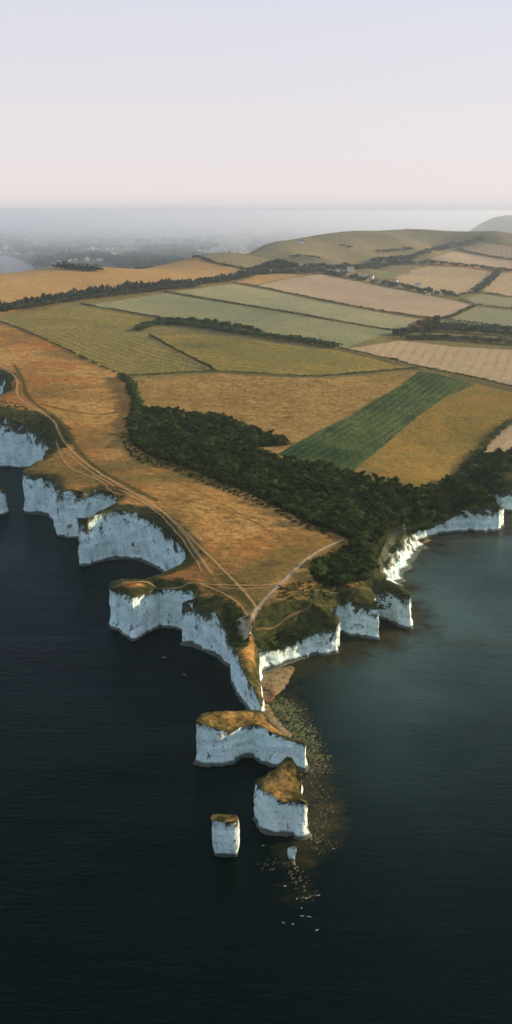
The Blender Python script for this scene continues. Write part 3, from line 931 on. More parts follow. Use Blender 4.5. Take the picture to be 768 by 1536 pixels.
ribbon('grass_strip', [(22, 548), (36, 572), (38, 592), (58, 610), (80, 622), (98, 640), (112, 668), (130, 690), (160, 712), (200, 732), (236, 752)], 6.5, M['strip'], .2)
ribbon('grass_strip', [(338, 862), (350, 878), (362, 884)], 13, M['strip'], .2)
ribbon('grass_strip', [(345, 884), (362, 894), (378, 905), (388, 913)], 12, M['strip'], .2)
ribbon('grass_strip', [(310, 880), (330, 886), (344, 892)], 8, M['strip'], .2)
ribbon('grass_strip', [(60, 606), (100, 616), (150, 624), (175, 618)], 6, M['strip'], .2)
ribbon('grass_strip', [(392, 846), (408, 850), (418, 842)], 12, M['ditch'], .2)
ribbon('ditch', [(150, 722), (190, 736), (240, 744), (300, 755), (350, 768), (404, 782)], 1.8, M['ditch'], .35)
ribbon('path', [(-10, 545), (15, 556), (27, 570), (24, 592), (35, 604), (60, 617), (80, 627), (88, 645), (98, 664), (115, 685), (150, 711), (190, 734), (230, 757), (262, 782), (284, 808), (300, 835), (318, 862)], 3.6, M['path'])
ribbon('path', [(262, 782), (292, 812), (325, 845), (352, 872), (378, 902), (386, 914)], 3.0, M['path'], .34)
ribbon('path', [(84, 655), (92, 690), (110, 706), (140, 716), (176, 738), (215, 752), (250, 772)], 2.2, M['path'], .36)
ribbon('path', [(516, 808), (490, 820), (462, 838), (430, 868), (405, 893), (384, 915), (374, 932), (369, 944)], 3.8, M['pathpale'], .4)
ribbon('path', [(166, 876), (205, 873), (255, 872), (300, 877), (345, 879), (400, 879), (428, 876)], 1.9, M['path'], .42)
ribbon('path', [(300, 877), (322, 884), (342, 894), (360, 908), (372, 925)], 1.9, M['path'], .38)
ribbon('path', [(375, 937), (400, 930), (424, 920), (446, 909), (470, 905), (500, 898), (530, 884), (560, 873)], 1.5, M['faintpath'], .4)
ribbon('path', [(100, 680), (130, 705), (165, 726), (205, 748), (240, 770), (268, 795), (290, 830), (303, 858)], 1.6, M['path'], .33)
ribbon('path', [(285, 800), (305, 822), (335, 852), (362, 880), (382, 905)], 1.4, M['ditch'], .33)
ribbon('path', [(205, 700), (260, 720), (320, 748), (380, 782), (420, 806)], 1.3, M['ditch'], .3)
ribbon('path', [(330, 880), (360, 886), (400, 884), (425, 872)], 1.4, M['path'], .35)
ribbon('path', [(395, 905), (440, 890), (480, 884), (520, 880)], 1.4, M['faintpath'], .35)
ribbon('bare_ground', [(361, 925), (367, 936), (370, 944), (372, 952)], 8, M['chalkpath'], .5)
ribbon('path', [(716, 678), (732, 662), (752, 642), (775, 625)], 4.0, M['pathpale'], .3)
ribbon('path', [(205, 498), (216, 506), (250, 524), (300, 549)], 3.5, M['pathpale'], .3)
ribbon('path', [(136, 609), (150, 604), (166, 607), (168, 614), (150, 618), (138, 614), (136, 609)], 2.2, M['path'], .3)

# ------------------------------------------------------------------ beach, ledge and seaweed bed
def blob_mesh(name, n_sub, rough, seed, squash=1.0):
    import bmesh
    bm = bmesh.new()
    bmesh.ops.create_icosphere(bm, subdivisions=n_sub, radius=1)
    v = np.array([q.co[:] for q in bm.verts]); f = np.array([[q.index for q in p.verts] for p in bm.faces])
    bm.free()
    r = 1 + rough * noise3(v[:, 0] * 1.3 + seed, v[:, 1] * 1.3, v[:, 2] * 1.3) + rough * .5 * noise3(v[:, 0] * 3 + seed, v[:, 1] * 3, v[:, 2] * 3)
    v = v * r[:, None]
    v[:, 2] *= squash
    return v, f

def joined(name, tv, tf, pos, scale, rotz, mat, stuff=True, parent=None, smooth=True, **props):
    """copies of one template joined into one mesh"""
    pos = np.asarray(pos, float); n = len(pos)
    scale = np.asarray(scale, float)
    if scale.ndim == 1:
        scale = np.repeat(scale[:, None], 3, 1)
    c, s = np.cos(rotz), np.sin(rotz)
    x = tv[None, :, 0] * scale[:, 0:1]; y = tv[None, :, 1] * scale[:, 1:2]; z = tv[None, :, 2] * scale[:, 2:3]
    V = np.stack([x * c[:, None] - y * s[:, None] + pos[:, 0:1], x * s[:, None] + y * c[:, None] + pos[:, 1:2], z + pos[:, 2:3]], -1).reshape(-1, 3)
    Fc = (tf[None] + (np.arange(n) * len(tv))[:, None, None]).reshape(-1, tf.shape[1])
    o_ = link(name, mesh_np(name, V, Fc, smooth), mat, parent, **props)
    if stuff:
        o_['kind'] = 'stuff'
    return o_

def scatter_px(poly, n, bias=None):
    p = np.array(poly, float)
    lo, hi = p.min(0), p.max(0)
    out = np.zeros((0, 2))
    while len(out) < n:
        q = RNG.uniform(lo, hi, (n * 3, 2))
        q = q[in_poly(q[:, 0], q[:, 1], p)]
        out = np.vstack([out, q])
    return out[:n]

beach_px = [(386, 1010), (400, 1008), (418, 1001), (438, 996), (444, 1002), (436, 1020), (428, 1034), (414, 1044), (406, 1054), (412, 1070), (428, 1090), (440, 1100), (436, 1110), (418, 1102), (404, 1088), (393, 1072), (389, 1050), (387, 1030)]
bw = np.array([at(u, v, .4)[:2] for u, v in beach_px])
lo, hi = bw.min(0), bw.max(0)
g = np.stack(np.meshgrid(np.arange(lo[0], hi[0], 1.5), np.arange(lo[1], hi[1], 1.5)), -1).reshape(-1, 2) + RNG.uniform(-.4, .4, (len(np.arange(lo[0], hi[0], 1.5)) * len(np.arange(lo[1], hi[1], 1.5)), 2))
g = g[in_poly(g[:, 0], g[:, 1], bw)]
bd = densify(bw, 2.0, wob=.8)
r_ = delaunay_2d_cdt([Vector(p) for p in bd] + [Vector(p) for p in g], [(i, (i + 1) % len(bd)) for i in range(len(bd))], [], 0, 1e-3, False)
bv = np.array([(v.x, v.y) for v in r_[0]]); bt_ = np.array([f for f in r_[2] if len(f) == 3])
cc = bv[bt_].mean(1); bt_ = bt_[in_poly(cc[:, 0], cc[:, 1], bd)]
dbe = np.sqrt(((bv[:, None] - bd[None]) ** 2).sum(2)).min(1)
bz = -.25 + 1.3 * (1 - np.exp(-dbe / 4)) + .25 * noise3(bv[:, 0] / 4, bv[:, 1] / 4, 1)
fl = []
for t in bt_:
    a, b, c = bv[t]
    fl.append((b[0] - a[0]) * (c[1] - a[1]) - (b[1] - a[1]) * (c[0] - a[0]) < 0)
bt_[np.array(fl)] = bt_[np.array(fl)][:, ::-1]
link('beach', mesh_np('beach', np.column_stack([bv, bz]), bt_, True), M['sand'], kind='structure')

tv1, tf1 = blob_mesh('b', 1, .5, 3.0, .55)
tv2, tf2 = blob_mesh('b', 2, .5, 7.0, .6)
# crescent of dark seaweed on the sand
pos, sc_ = [], []
ctr = at(399.5, 1041, 1.2)
for k in range(170):
    th = R(-150) + R(265) * RNG.random()
    rr = 1.0 + RNG.normal(0, .13)
    pos.append((ctr[0] + 3.4 * rr * math.cos(th), ctr[1] + 7.5 * rr * math.sin(th), 1.1)); sc_.append(RNG.uniform(.5, 1.0))
o_ = joined('seaweed_crescent', tv1, tf1, pos, sc_, RNG.uniform(0, 6.3, 170), M['weedred'] if 'weedred' in M else M['weedbrown'], False, None,
            label='brown crescent of seaweed piled on the small beach below the spur', category='seaweed')

def reef_mat():
    m = N('weedy_reef')
    f = m.attr('weed')
    g_ = m.mix(m.ramp(m.noise(.35, 5, .7), (.35, 0.0), (.65, 1.0)), (.030, .042, .010), (.125, .135, .034))
    b_ = m.mix(m.ramp(m.noise(.45, 5, .7), (.35, 0.0), (.65, 1.0)), (.018, .019, .008), (.10, .080, .030))
    c = m.mix(m.ramp(m.math('ADD', f, m.math('MULTIPLY', m.math('SUBTRACT', m.noise(.06, 4), .5), 1.2)), (.35, 0.0), (.65, 1.0)), b_, g_)
    c = m.mix(m.ramp(m.noise(.12, 5, .7), (.62, 0.0), (.72, .7)), c, (.22, .19, .12))
    m.b.inputs['Roughness'].default_value = .6
    m.b.inputs['Specular IOR Level'].default_value = .25
    m.bump(m.noise(.9, 5, .7), .5)
    return m.color(c)
M['reef'] = reef_mat()

def reef_sheet(name, line, half, level, lab, green0, green1):
    """lumpy shelf that only just breaks the water along a line of pixels"""
    ln = np.array([at(u, v)[:2] for u, v in smooth_px(line, 2)])
    lo, hi = ln.min(0) - half * 1.6, ln.max(0) + half * 1.6
    xs, ys = np.arange(lo[0], hi[0], .5), np.arange(lo[1], hi[1], .5)
    XX, YY = np.meshgrid(xs, ys); x, y = XX.ravel(), YY.ravel()
    d = seg_dist(x, y, ln)
    mask = np.clip(1 - (d / half) ** 2, -1, 1)
    fr = .5 * noise3(x / 7, y / 7, 2.) + .7 * noise3(x / 2.4, y / 2.4, 5.) + 1.5 * noise3(x / 1.05, y / 1.05, 8.)
    z = level + .55 * (mask - 1) + .55 * fr
    z = np.where(z > .45, .45 + .35 * (z - .45), z)
    t_ = (y - lo[1]) / (hi[1] - lo[1])
    n = len(xs); i = np.arange(n - 1)
    f = np.vstack([np.stack([j * n + i, j * n + i + 1, (j + 1) * n + i + 1, (j + 1) * n + i], 1) for j in range(len(ys) - 1)])
    f = f[(z[f].max(1) > -.05)]
    idx, inv = np.unique(f, return_inverse=True)
    V = np.column_stack([x, y, z])[idx]
    o_ = link(name, mesh_np(name, V, inv.reshape(-1, 4), True, {'weed': (green0 + (green1 - green0) * t_)[idx]}), M['reef'], label=lab, category='reef')
    o_['kind'] = 'stuff'
reef_sheet('reef', [(404, 1052), (424, 1062), (442, 1088), (456, 1116), (466, 1150)], 11.5, .16, 'green seaweed covered reef curving along the beach', .25, 1.25)
reef_sheet('reef', [(464, 1140), (474, 1180), (480, 1215), (480, 1262)], 12.5, -.16, 'brown weedy reef breaking the water beside the stacks', -.1, .55)
reef_sheet('reef', [(398, 1297), (430, 1296), (444, 1306), (452, 1326), (458, 1345)], 6.0, -.12, 'weedy reef round the foot of the small stump', .0, .3)
# rocks awash
rock_me = [mesh_np('awash_rock', *blob_mesh('r', 2, .7, s_, .5), True) for s_ in (1., 4., 9.)]
for me in rock_me:
    me.materials.append(M['rock'])
awash = [(246, 986, 2.6, 1.1, 'larger pale rock awash below the pitted left cliff'), (277, 1012, 2.0, .7, 'flat pale rock awash left of the spur'),
         (395, 1268, .9, .7, 'tiny rock left of the stump below the pointed stack'), (427, 1329, 1.2, .6, 'bright white sliver of rock below the stump'),
         (477, 1343, 1.6, .5, 'long pale rock breaking the water right of the reef end'), (459, 1347, .9, .8, 'small white rock beside the reef end'),
         (445, 1348, .7, .6, 'smallest dim rock left of the reef end'), (453, 1374, 1.3, .5, 'left one of the two rocks in the pair far below the reef'),
         (463, 1375, 1.4, .5, 'right one of the two rocks in the pair far below the reef'), (425, 1384, 1.1, .5, 'pale rock awash at the lower left of the scattered rocks'),
         (439, 1386, 1.0, .5, 'pale rock awash beside the lower left scattered rocks'), (475, 1395, 1.1, .6, 'lowest rock in the dark foreground water'),
         (452, 1362, .6, .6, 'dim rock between the reef end and the rock pair'), (500, 1273, 1.0, .5, 'pale rock at the lower right end of the weedy boulders')]
for i, (u, v, a, b, lab) in enumerate(awash):
    q = at(u, v, .05)
    o_ = link('awash_rock', rock_me[i % 3], None, None, label=lab, category='rock', group='rocks awash off the point')
    o_.location = (q[0], q[1], 0.0)
    o_.scale = (a * .6, b * .6, .45)
    o_.rotation_euler = (0, 0, RNG.uniform(-.5, .5))

# shelf and foam along the right cove foot
def foot_strip(name, px, wid, z0, mat, **props):
    w = np.array([at(u, v)[:2] for u, v in smooth_px(px, 2)])
    w = densify(w, 1.2, closed=False)
    tg = np.gradient(w, axis=0); tg /= np.linalg.norm(tg, axis=1)[:, None]
    nm = np.stack([tg[:, 1], -tg[:, 0]], 1)
    prof = [(-1.0, z0 + .3), (-.3, z0 + .2), (.4, z0 - .2), (1.0, -.4)]
    V = []
    for t, z in prof:
        ww = wid * np.clip(.7 + 1.4 * noise3(w[:, 0] / 6, w[:, 1] / 6, 2.), .08, 2) / 2
        V.append(np.column_stack([w + nm * (t * ww)[:, None], z + .3 * noise3(w[:, 0] / 1.5, w[:, 1] / 1.5, t)]))
    n = len(w); i = np.arange(n - 1)
    f = np.vstack([np.stack([k * n + i, (k + 1) * n + i, (k + 1) * n + i + 1, k * n + i + 1], 1) for k in range(3)])
    return link(name, mesh_np(name, np.vstack(V), f, True), mat, kind='structure', **props)
foot_strip('rock_shelf', [(392, 1011), (404, 1008), (420, 1000), (440, 993), (458, 986)], 3.0, .6, M['darkrock'])
foot_strip('rock_shelf', [(270, 967), (290, 970), (312, 978), (332, 990), (345, 1004)], 2.6, .5, M['darkrock'])
foot_strip('rock_shelf', [(122, 850), (150, 843), (180, 838), (206, 840), (226, 848), (246, 858)], 2.6, .4, M['darkrock'])
foot_strip('rock_shelf', [(350, 1030), (360, 1048), (372, 1064)], 2.4, .5, M['darkrock'])
foot_strip('rock_shelf', [(36, 773), (60, 771), (80, 776)], 2.4, .5, M['darkrock'])
# pebble shore under the right cliffs
foot_strip('shingle_shore', [(583, 866), (596, 848), (606, 832), (624, 820), (645, 810)], 5.0, .3, M['sand'])
foot_strip('shingle_shore', [(594, 900), (588, 888), (584, 872)], 7.0, .3, M['sand'])

# ------------------------------------------------------------------ trees
def leaf_clump(nq, rx, rz, leaf, seed, lobes=7, base=0.25):
    """crown of small leaf faces over uneven lobes: returns verts, faces (quads)"""
    rg = np.random.default_rng(seed)
    lc = rg.normal(0, .42, (lobes, 3)); lc[:, 2] = np.abs(lc[:, 2]) * .8
    lr = rg.uniform(.38, .62, lobes)
    V, Fq = [], []
    for k in range(nq):
        i = rg.integers(lobes)
        d = rg.normal(size=3); d /= np.linalg.norm(d)
        if d[2] < -.3:
            d[2] = -d[2]
        p = lc[i] + d * lr[i] * rg.uniform(.72, 1.05)
        p = p * [rx, rx, rz] + [0, 0, rz * base + rz * .45]
        nrm_ = d + rg.normal(0, .45, 3); nrm_ /= np.linalg.norm(nrm_)
        t1 = np.cross(nrm_, rg.normal(size=3)); t1 /= np.linalg.norm(t1)
        t2 = np.cross(nrm_, t1)
        s1, s2 = leaf * rg.uniform(.6, 1.3), leaf * rg.uniform(.5, 1.0)
        o_ = len(V)
        V += [p - t1 * s1, p - t2 * s2 * .8 + t1 * s1 * .1, p + t1 * s1, p + t2 * s2]
        Fq.append((o_, o_ + 1, o_ + 2, o_ + 3))
    return np.array(V), np.array(Fq)

def trunk_mesh(h, r, seed):
    rg = np.random.default_rng(seed)
    V, Fq = [], []
    def limb(a, b, r0, r1):
        a, b = np.array(a), np.array(b)
        d = b - a; d = d / np.linalg.norm(d)
        u = np.cross(d, [.3, .9, .1]); u /= np.linalg.norm(u); w = np.cross(d, u)
        o_ = len(V)
        for p, rr in ((a, r0), ((a + b) / 2 + rg.normal(0, .1, 3), (r0 + r1) / 2), (b, r1)):
            for k in range(5):
                th = k * 2 * math.pi / 5
                V.append(p + rr * (u * math.cos(th) + w * math.sin(th)))
        for s_ in range(2):
            for k in range(5):
                Fq.append((o_ + s_ * 5 + k, o_ + s_ * 5 + (k + 1) % 5, o_ + s_ * 5 + 5 + (k + 1) % 5, o_ + s_ * 5 + 5 + k))
    limb((0, 0, -.6), (.1, 0, h * .5), r, r * .7)
    for k in range(4):
        th = k * 1.6 + rg.uniform(0, .6)
        limb((.1, 0, h * .42), (math.cos(th) * h * .35, math.sin(th) * h * .35, h * .85), r * .55, r * .2)
    return np.array(V), np.array(Fq)

wood_w = hit(densify(wood_px, 20))
lo, hi = wood_w.min(0), wood_w.max(0)
cand = []
xs = np.arange(lo[0], hi[0], 3.7); ys = np.arange(lo[1], hi[1], 3.7)
cand = np.stack(np.meshgrid(xs, ys), -1).reshape(-1, 2)
cand[:, 0] += (np.arange(len(cand)) // len(xs) % 2) * 2.1
cand += RNG.uniform(-1.6, 1.6, cand.shape)
cand = cand[in_poly(cand[:, 0], cand[:, 1], wood_w)]
cd, ck = coast_near(cand[:, 0], cand[:, 1])
cand = cand[cd > 3.5]
# thin-out: glades
cand = cand[noise3(cand[:, 0] / 18, cand[:, 1] / 18, 3.) > np.where(cand[:, 0] > 115, -.18, -.42)]
cz = land_z(cand[:, 0], cand[:, 1])
csize = 1.0 + .45 * noise3(cand[:, 0] / 24, cand[:, 1] / 24, 8.) + RNG.uniform(-.25, .3, len(cand))
csize = np.clip(csize + .7 * (RNG.random(len(cand)) < .06), .5, 1.9)
order = np.argsort(-(csize * 1000 / cand[:, 1]) + RNG.uniform(0, .25, len(cand)))
single, mass = order[:300], order[300:]
def to_px(p):
    d = p[1] * CP + (CAM_H - 36) * SP
    return 384 + p[0] / d * FPX, 768 - (p[1] * SP - (CAM_H - 36) * CP) / d * FPX
def zone_label(p):
    u, v = to_px(p)
    if u < 330 and v < 700:
        return 'dark bushy tree in the left lobe of the wood under the golden field'
    if v > 812 and u < 560:
        return 'dark bushy tree in the thicket right of the pale track'
    if u > 640:
        return 'dark bushy tree above the right shore beside the brown field'
    if u > 540:
        return 'dark bushy tree above the sunlit ragged chalk slope'
    return 'dark bushy tree in the middle of the wood across the headland'
crown_me, trunk_me = [], []
for s_ in range(6):
    v, f = leaf_clump(320, 2.9, 3.2, .48, 40 + s_, lobes=8)
    me = mesh_np('tree_crown', v, f, False); me.materials.append(M['leaf']); crown_me.append(me)
    v, f = trunk_mesh(3.6, .28, 60 + s_)
    me = mesh_np('tree_trunk', v, f, True); me.materials.append(M['bark']); trunk_me.append(me)
for n_, i in enumerate(single):
    root = link('tree', None, None, None, label=zone_label(cand[i]), category='tree', group='trees of the headland wood')
    root.location = (cand[i, 0], cand[i, 1], cz[i])
    s_ = csize[i]
    root.scale = (s_ * RNG.uniform(.9, 1.15), s_ * RNG.uniform(.9, 1.15), s_ * RNG.uniform(.62, .98))
    root.rotation_euler = (0, 0, RNG.uniform(0, 6.28))
    link('trunk', trunk_me[n_ % 6], None, root)
    link('crown', crown_me[n_ % 6], None, root)
lowv, lowf = leaf_clump(150, 2.8, 3.0, .62, 77, lobes=8)
joined('wood', lowv, lowf, np.column_stack([cand[mass], cz[mass] - .3]), csize[mass][:, None] * RNG.uniform(.85, 1.15, (len(mass), 1)) * np.array([[1.0, 1.0, .8]]), RNG.uniform(0, 6.28, len(mass)), M['leaf'], True, None, False,
       label='dark scrubby wood across the neck of the headland', category='wood')

# scrub along the edges and on the right slopes
def scrub(name, poly, n, size, lab, mat='leaf'):
    w = hit(scatter_px(poly, n))
    z = land_z(w[:, 0], w[:, 1])
    s_ = RNG.uniform(.5, 1.2, n) * size
    v, f = leaf_clump(60, 1.0, .8, .28, 5, lobes=5, base=.0)
    joined(name, v, f, np.column_stack([w, z - .1]), s_, RNG.uniform(0, 6.28, n), M[mat], True, None, False, label=lab, category='scrub')
scrub('scrub', [(390, 958), (385, 945), (420, 928), (450, 915), (490, 932), (480, 940), (445, 948), (425, 962)], 260, 1.0, 'green scrub on the slope above the small beach')
scrub('scrub', [(338, 905), (352, 905), (366, 945), (360, 968), (348, 960), (337, 925)], 200, 1.0, 'dark scrub on the slope left of the spur')
scrub('scrub', [(575, 850), (590, 815), (612, 788), (650, 775), (700, 752), (740, 745), (750, 752), (690, 762), (640, 788), (605, 800), (590, 830)], 330, 1.5, 'dark scrub on the slopes above the right shore')
scrub('scrub', [(560, 890), (575, 884), (600, 892), (585, 905), (565, 905)], 60, 1.0, 'scrub on top of the outermost right buttress')
scrub('scrub', [(420, 880), (470, 868), (550, 878), (500, 892), (440, 900), (415, 900)], 160, 1.0, 'low gorse beside the path near the right bays')
scrub('scrub', [(186, 645), (196, 664), (225, 684), (280, 702), (350, 730), (420, 762), (468, 786), (500, 800), (496, 806), (455, 792), (410, 768), (345, 740), (275, 713), (215, 696), (190, 680), (178, 655)], 420, 1.3, 'ragged low scrub along the lower left edge of the wood')
scrub('scrub', [(196, 612), (235, 608), (330, 622), (400, 646), (430, 658), (440, 668), (400, 676), (360, 668), (300, 640), (230, 622)], 160, 1.4, 'low scrub along the top edge of the wood under the golden field')
scrub('scrub', [(230, 775), (255, 788), (272, 806), (268, 808), (240, 790)], 70, .9, 'dark scrub on the rim of the deep left bay')
scrub('scrub', [(0, 600), (30, 606), (70, 628), (82, 650), (70, 655), (40, 634), (0, 622)], 200, 1.1, 'dark scrub above the tall shaded cliff at left')

# ------------------------------------------------------------------ hedges and belts of trees
def hedge(name, px, h, w, lab, mat='leaf_far', spacing=None, gap=-9, cat='hedge', nq=70):
    line = densify(hit(densify(smooth_px(px, 1), 10, closed=False)), spacing or w * .62, closed=False)
    n = len(line)
    line = line + RNG.normal(0, w * .12, line.shape)
    k = noise3(line[:, 0] / 14, line[:, 1] / 14, 5.) > gap
    line = line[k]; n = len(line)
    z = land_z(line[:, 0], line[:, 1])
    far = line[:, 1].mean()
    s_ = np.clip(1 + .35 * noise3(line[:, 0] / 22, line[:, 1] / 22, 1.) + RNG.uniform(-.2, .3, n), .4, 1.7)
    v, f = leaf_clump(nq if far < 1500 else nq // 2, w * .6, h * .62, max(.4, h * .14) * (1 if far < 1500 else (1.7 if far < 2300 else 2.6)), hash(lab) % 1000 if False else len(lab), lobes=6, base=.1)
    return joined(name, v, f, np.column_stack([line, z - .2]), s_, RNG.uniform(0, 6.28, n), M[mat], False, None, False, label=lab, category=cat)

hedge('tree_belt', [(-60, 478), (0, 468), (40, 461), (100, 449), (160, 441), (220, 434), (300, 427), (350, 421), (385, 411), (408, 402)], 12, 13, 'long dark tree belt below the golden hill at upper left', spacing=5.5, cat='trees', nq=120)
hedge('tree_belt', [(-20, 470), (40, 465), (110, 452), (165, 446), (225, 438), (300, 431)], 9, 11, 'lower rank of trees along the left half of the long belt', spacing=6, cat='trees', nq=120)
hedge('hedge', [(122, 457), (170, 465), (225, 475), (246, 478)], 2.5, 3, 'thin hedge between the olive field and the pale green field')
hedge('hedge', [(246, 438), (300, 448), (360, 457), (420, 467), (500, 481), (585, 496), (606, 497)], 3.5, 5, 'long thin hedge between the two pale green strips')
hedge('hedge', [(350, 424), (400, 434), (470, 449), (560, 466), (640, 479), (668, 479)], 4, 6, 'long dark hedge along the foot of the big pink field')
hedge('hedge', [(0, 483), (45, 499), (95, 522), (140, 545), (180, 562)], 2.2, 2.8, 'broken low hedge at the left edge of the olive field', gap=-.12)
hedge('hedge', [(182, 565), (240, 562), (325, 557), (400, 562), (470, 566), (530, 561), (626, 553)], 3, 4, 'dark hedge along the top of the golden field', mat='leaf')
hedge('hedge', [(224, 504), (260, 524), (322, 556)], 3, 3.5, 'diagonal hedge beside the pale track between olive and yellow fields', mat='leaf')
hedge('hedge', [(510, 524), (560, 534), (620, 550), (700, 566), (768, 582), (860, 606)], 3.5, 4.5, 'long hedge along the foot of the pale tan field at right', mat='leaf')
hedge('tree_belt', [(184, 567), (196, 582), (203, 600), (206, 618), (200, 640)], 7, 10, 'dark line of trees running down to the headland wood', mat='leaf', spacing=3.5, cat='trees', nq=140)
hedge('hedge', [(205, 393), (240, 391), (285, 387), (300, 386)], 4, 6, 'hedge on the crest of the golden hill')
hedge('hedge', [(300, 387), (318, 394), (345, 400), (386, 407)], 4, 7, 'hedge running down from the crest between hill and down')
hedge('tree_clump', [(88, 403), (108, 404), (128, 406), (148, 407)], 10, 22, 'small dark copse standing alone on the golden hill', spacing=4, cat='copse', nq=120)
hedge('tree_belt', [(205, 497), (228, 487), (250, 486), (300, 490), (350, 499), (400, 506), (460, 514), (506, 522)], 7, 13, 'dark wooded strip above the yellow field', mat='leaf', spacing=3.2, cat='trees', nq=120)
hedge('tree_belt', [(245, 482), (290, 484), (350, 492), (385, 498)], 8, 13, 'upper rank of trees in the wooded strip above the yellow field', mat='leaf', spacing=4.0, cat='trees', nq=120)
hedge('tree_belt', [(596, 504), (640, 496), (700, 500), (768, 504), (900, 512)], 9, 16, 'front rank of the hazy wood at right', spacing=4.5, cat='trees', nq=120)
hedge('tree_belt', [(610, 509), (660, 509), (720, 513), (768, 517), (900, 526)], 8, 15, 'lower front edge of the hazy wood at right', spacing=4.5, cat='trees', nq=120)
hedge('tree_belt', [(640, 490), (700, 494), (768, 498), (900, 505)], 9, 14, 'back rank of the hazy wood at right', spacing=5, cat='trees', nq=120)
def lone_tree(px, h, w, mat, lab, seed):
    q = hit([px])[0]; z_ = land_z([q[0]], [q[1]])[0]
    r = link('tree', None, None, None, label=lab, category='tree')
    r.location = (q[0], q[1], z_)
    v, f = trunk_mesh(h * .6, h * .03, seed); link('trunk', mesh_np('tree_trunk', v, f, True), M['bark'], r)
    v, f = leaf_clump(320, w * .62, h * .6, w * .09, seed, lobes=9, base=.1); link('crown', mesh_np('tree_crown', v, f, False), M[mat], r)
lone_tree((621, 496), 13, 13, 'leaf_red', 'leftmost copper-leaved tree at the left end of the hazy wood', 3)
lone_tree((629, 494), 16, 15, 'leaf_red', 'middle copper-leaved tree at the left end of the hazy wood', 4)
lone_tree((638, 493), 17, 16, 'leaf_red', 'rightmost copper-leaved tree beside the tall dark tree', 6)
lone_tree((654, 493), 22, 17, 'leaf_far', 'tall dark rounded tree just right of the copper-leaved trees', 9)
hedge('hedge', [(690, 705), (706, 690), (724, 672), (746, 650), (768, 634), (800, 615)], 4.5, 6, 'dark hedge down the right side of the brown field', mat='leaf')
hedge('hedge', [(668, 479), (690, 470), (712, 459)], 5, 9, 'hedge at the right end of the pink field')
hedge('hedge', [(670, 480), (720, 487), (768, 493), (900, 504)], 4, 7, 'hedge under the sage field at far right')
hedge('hedge', [(686, 443), (720, 439), (768, 447), (900, 455)], 4, 9, 'hedge below the tan fields at far right')
hedge('hedge', [(690, 450), (712, 458), (768, 464), (900, 472)], 4, 9, 'hedge above the sage field at far right')
hedge('tree_belt', [(596, 396), (650, 396), (700, 400), (750, 407), (800, 410), (900, 416)], 8, 22, 'hazy tree belt crossing the far fields at right', cat='trees')
hedge('tree_belt', [(712, 439), (730, 426), (748, 408)], 7, 14, 'hazy belt between the two far tan fields', cat='trees')
hedge('hedge', [(640, 391), (690, 396), (768, 406)], 4, 10, 'faint hedge below the far pink field')
hedge('hedge', [(690, 374), (720, 383), (768, 390), (860, 398)], 4, 10, 'faint hedge above the far pink field')
hedge('tree_belt', [(596, 398), (625, 385), (660, 374), (700, 366), (720, 362)], 10, 30, 'hazy trees climbing the down at upper right', cat='trees')
hedge('tree_belt', [(395, 411), (420, 410), (450, 410), (482, 409), (520, 416), (560, 424), (620, 436), (680, 446)], 9, 20, 'tree belt through the far village', cat='trees', nq=110)
hedge('tree_clump', [(402, 404), (412, 398), (424, 402), (440, 404)], 14, 30, 'dark far trees at the left end of the village', cat='trees', nq=110)
hedge('tree_belt', [(455, 405), (490, 402), (530, 405), (560, 402)], 11, 28, 'trees behind the far village', cat='trees', nq=110)
hedge('tree_clump', [(560, 402), (585, 398), (605, 394), (618, 388), (590, 388), (570, 392)], 12, 34, 'hazy wood on the slope above the village', cat='trees', nq=110)
hedge('tree_clump', [(575, 380), (590, 376), (615, 374)], 7, 24, 'thin hazy scrub on the down above the wood', cat='trees')
hedge('hedge', [(440, 386), (455, 384), (480, 388)], 5, 18, 'lone bushes on the down above the village')
hedge('hedge', [(512, 368), (526, 371)], 4, 14, 'small dark bushes high on the down')
hedge('hedge', [(612, 345), (634, 347)], 4, 18, 'dark gorse patch just under the crest of the down')

# ------------------------------------------------------------------ village houses
M['wall'] = N('limewash_wall').color((.72, .69, .62))
M['townwall'] = N('town_wall').color((.46, .43, .39))
M['stone'] = N('stone_wall').color((.42, .37, .30))
M['slate'] = N('slate_roof').color((.17, .16, .16))
M['tile'] = N('tile_roof').color((.30, .17, .11))
M['pane'] = N('dark_window').color((.03, .035, .04))

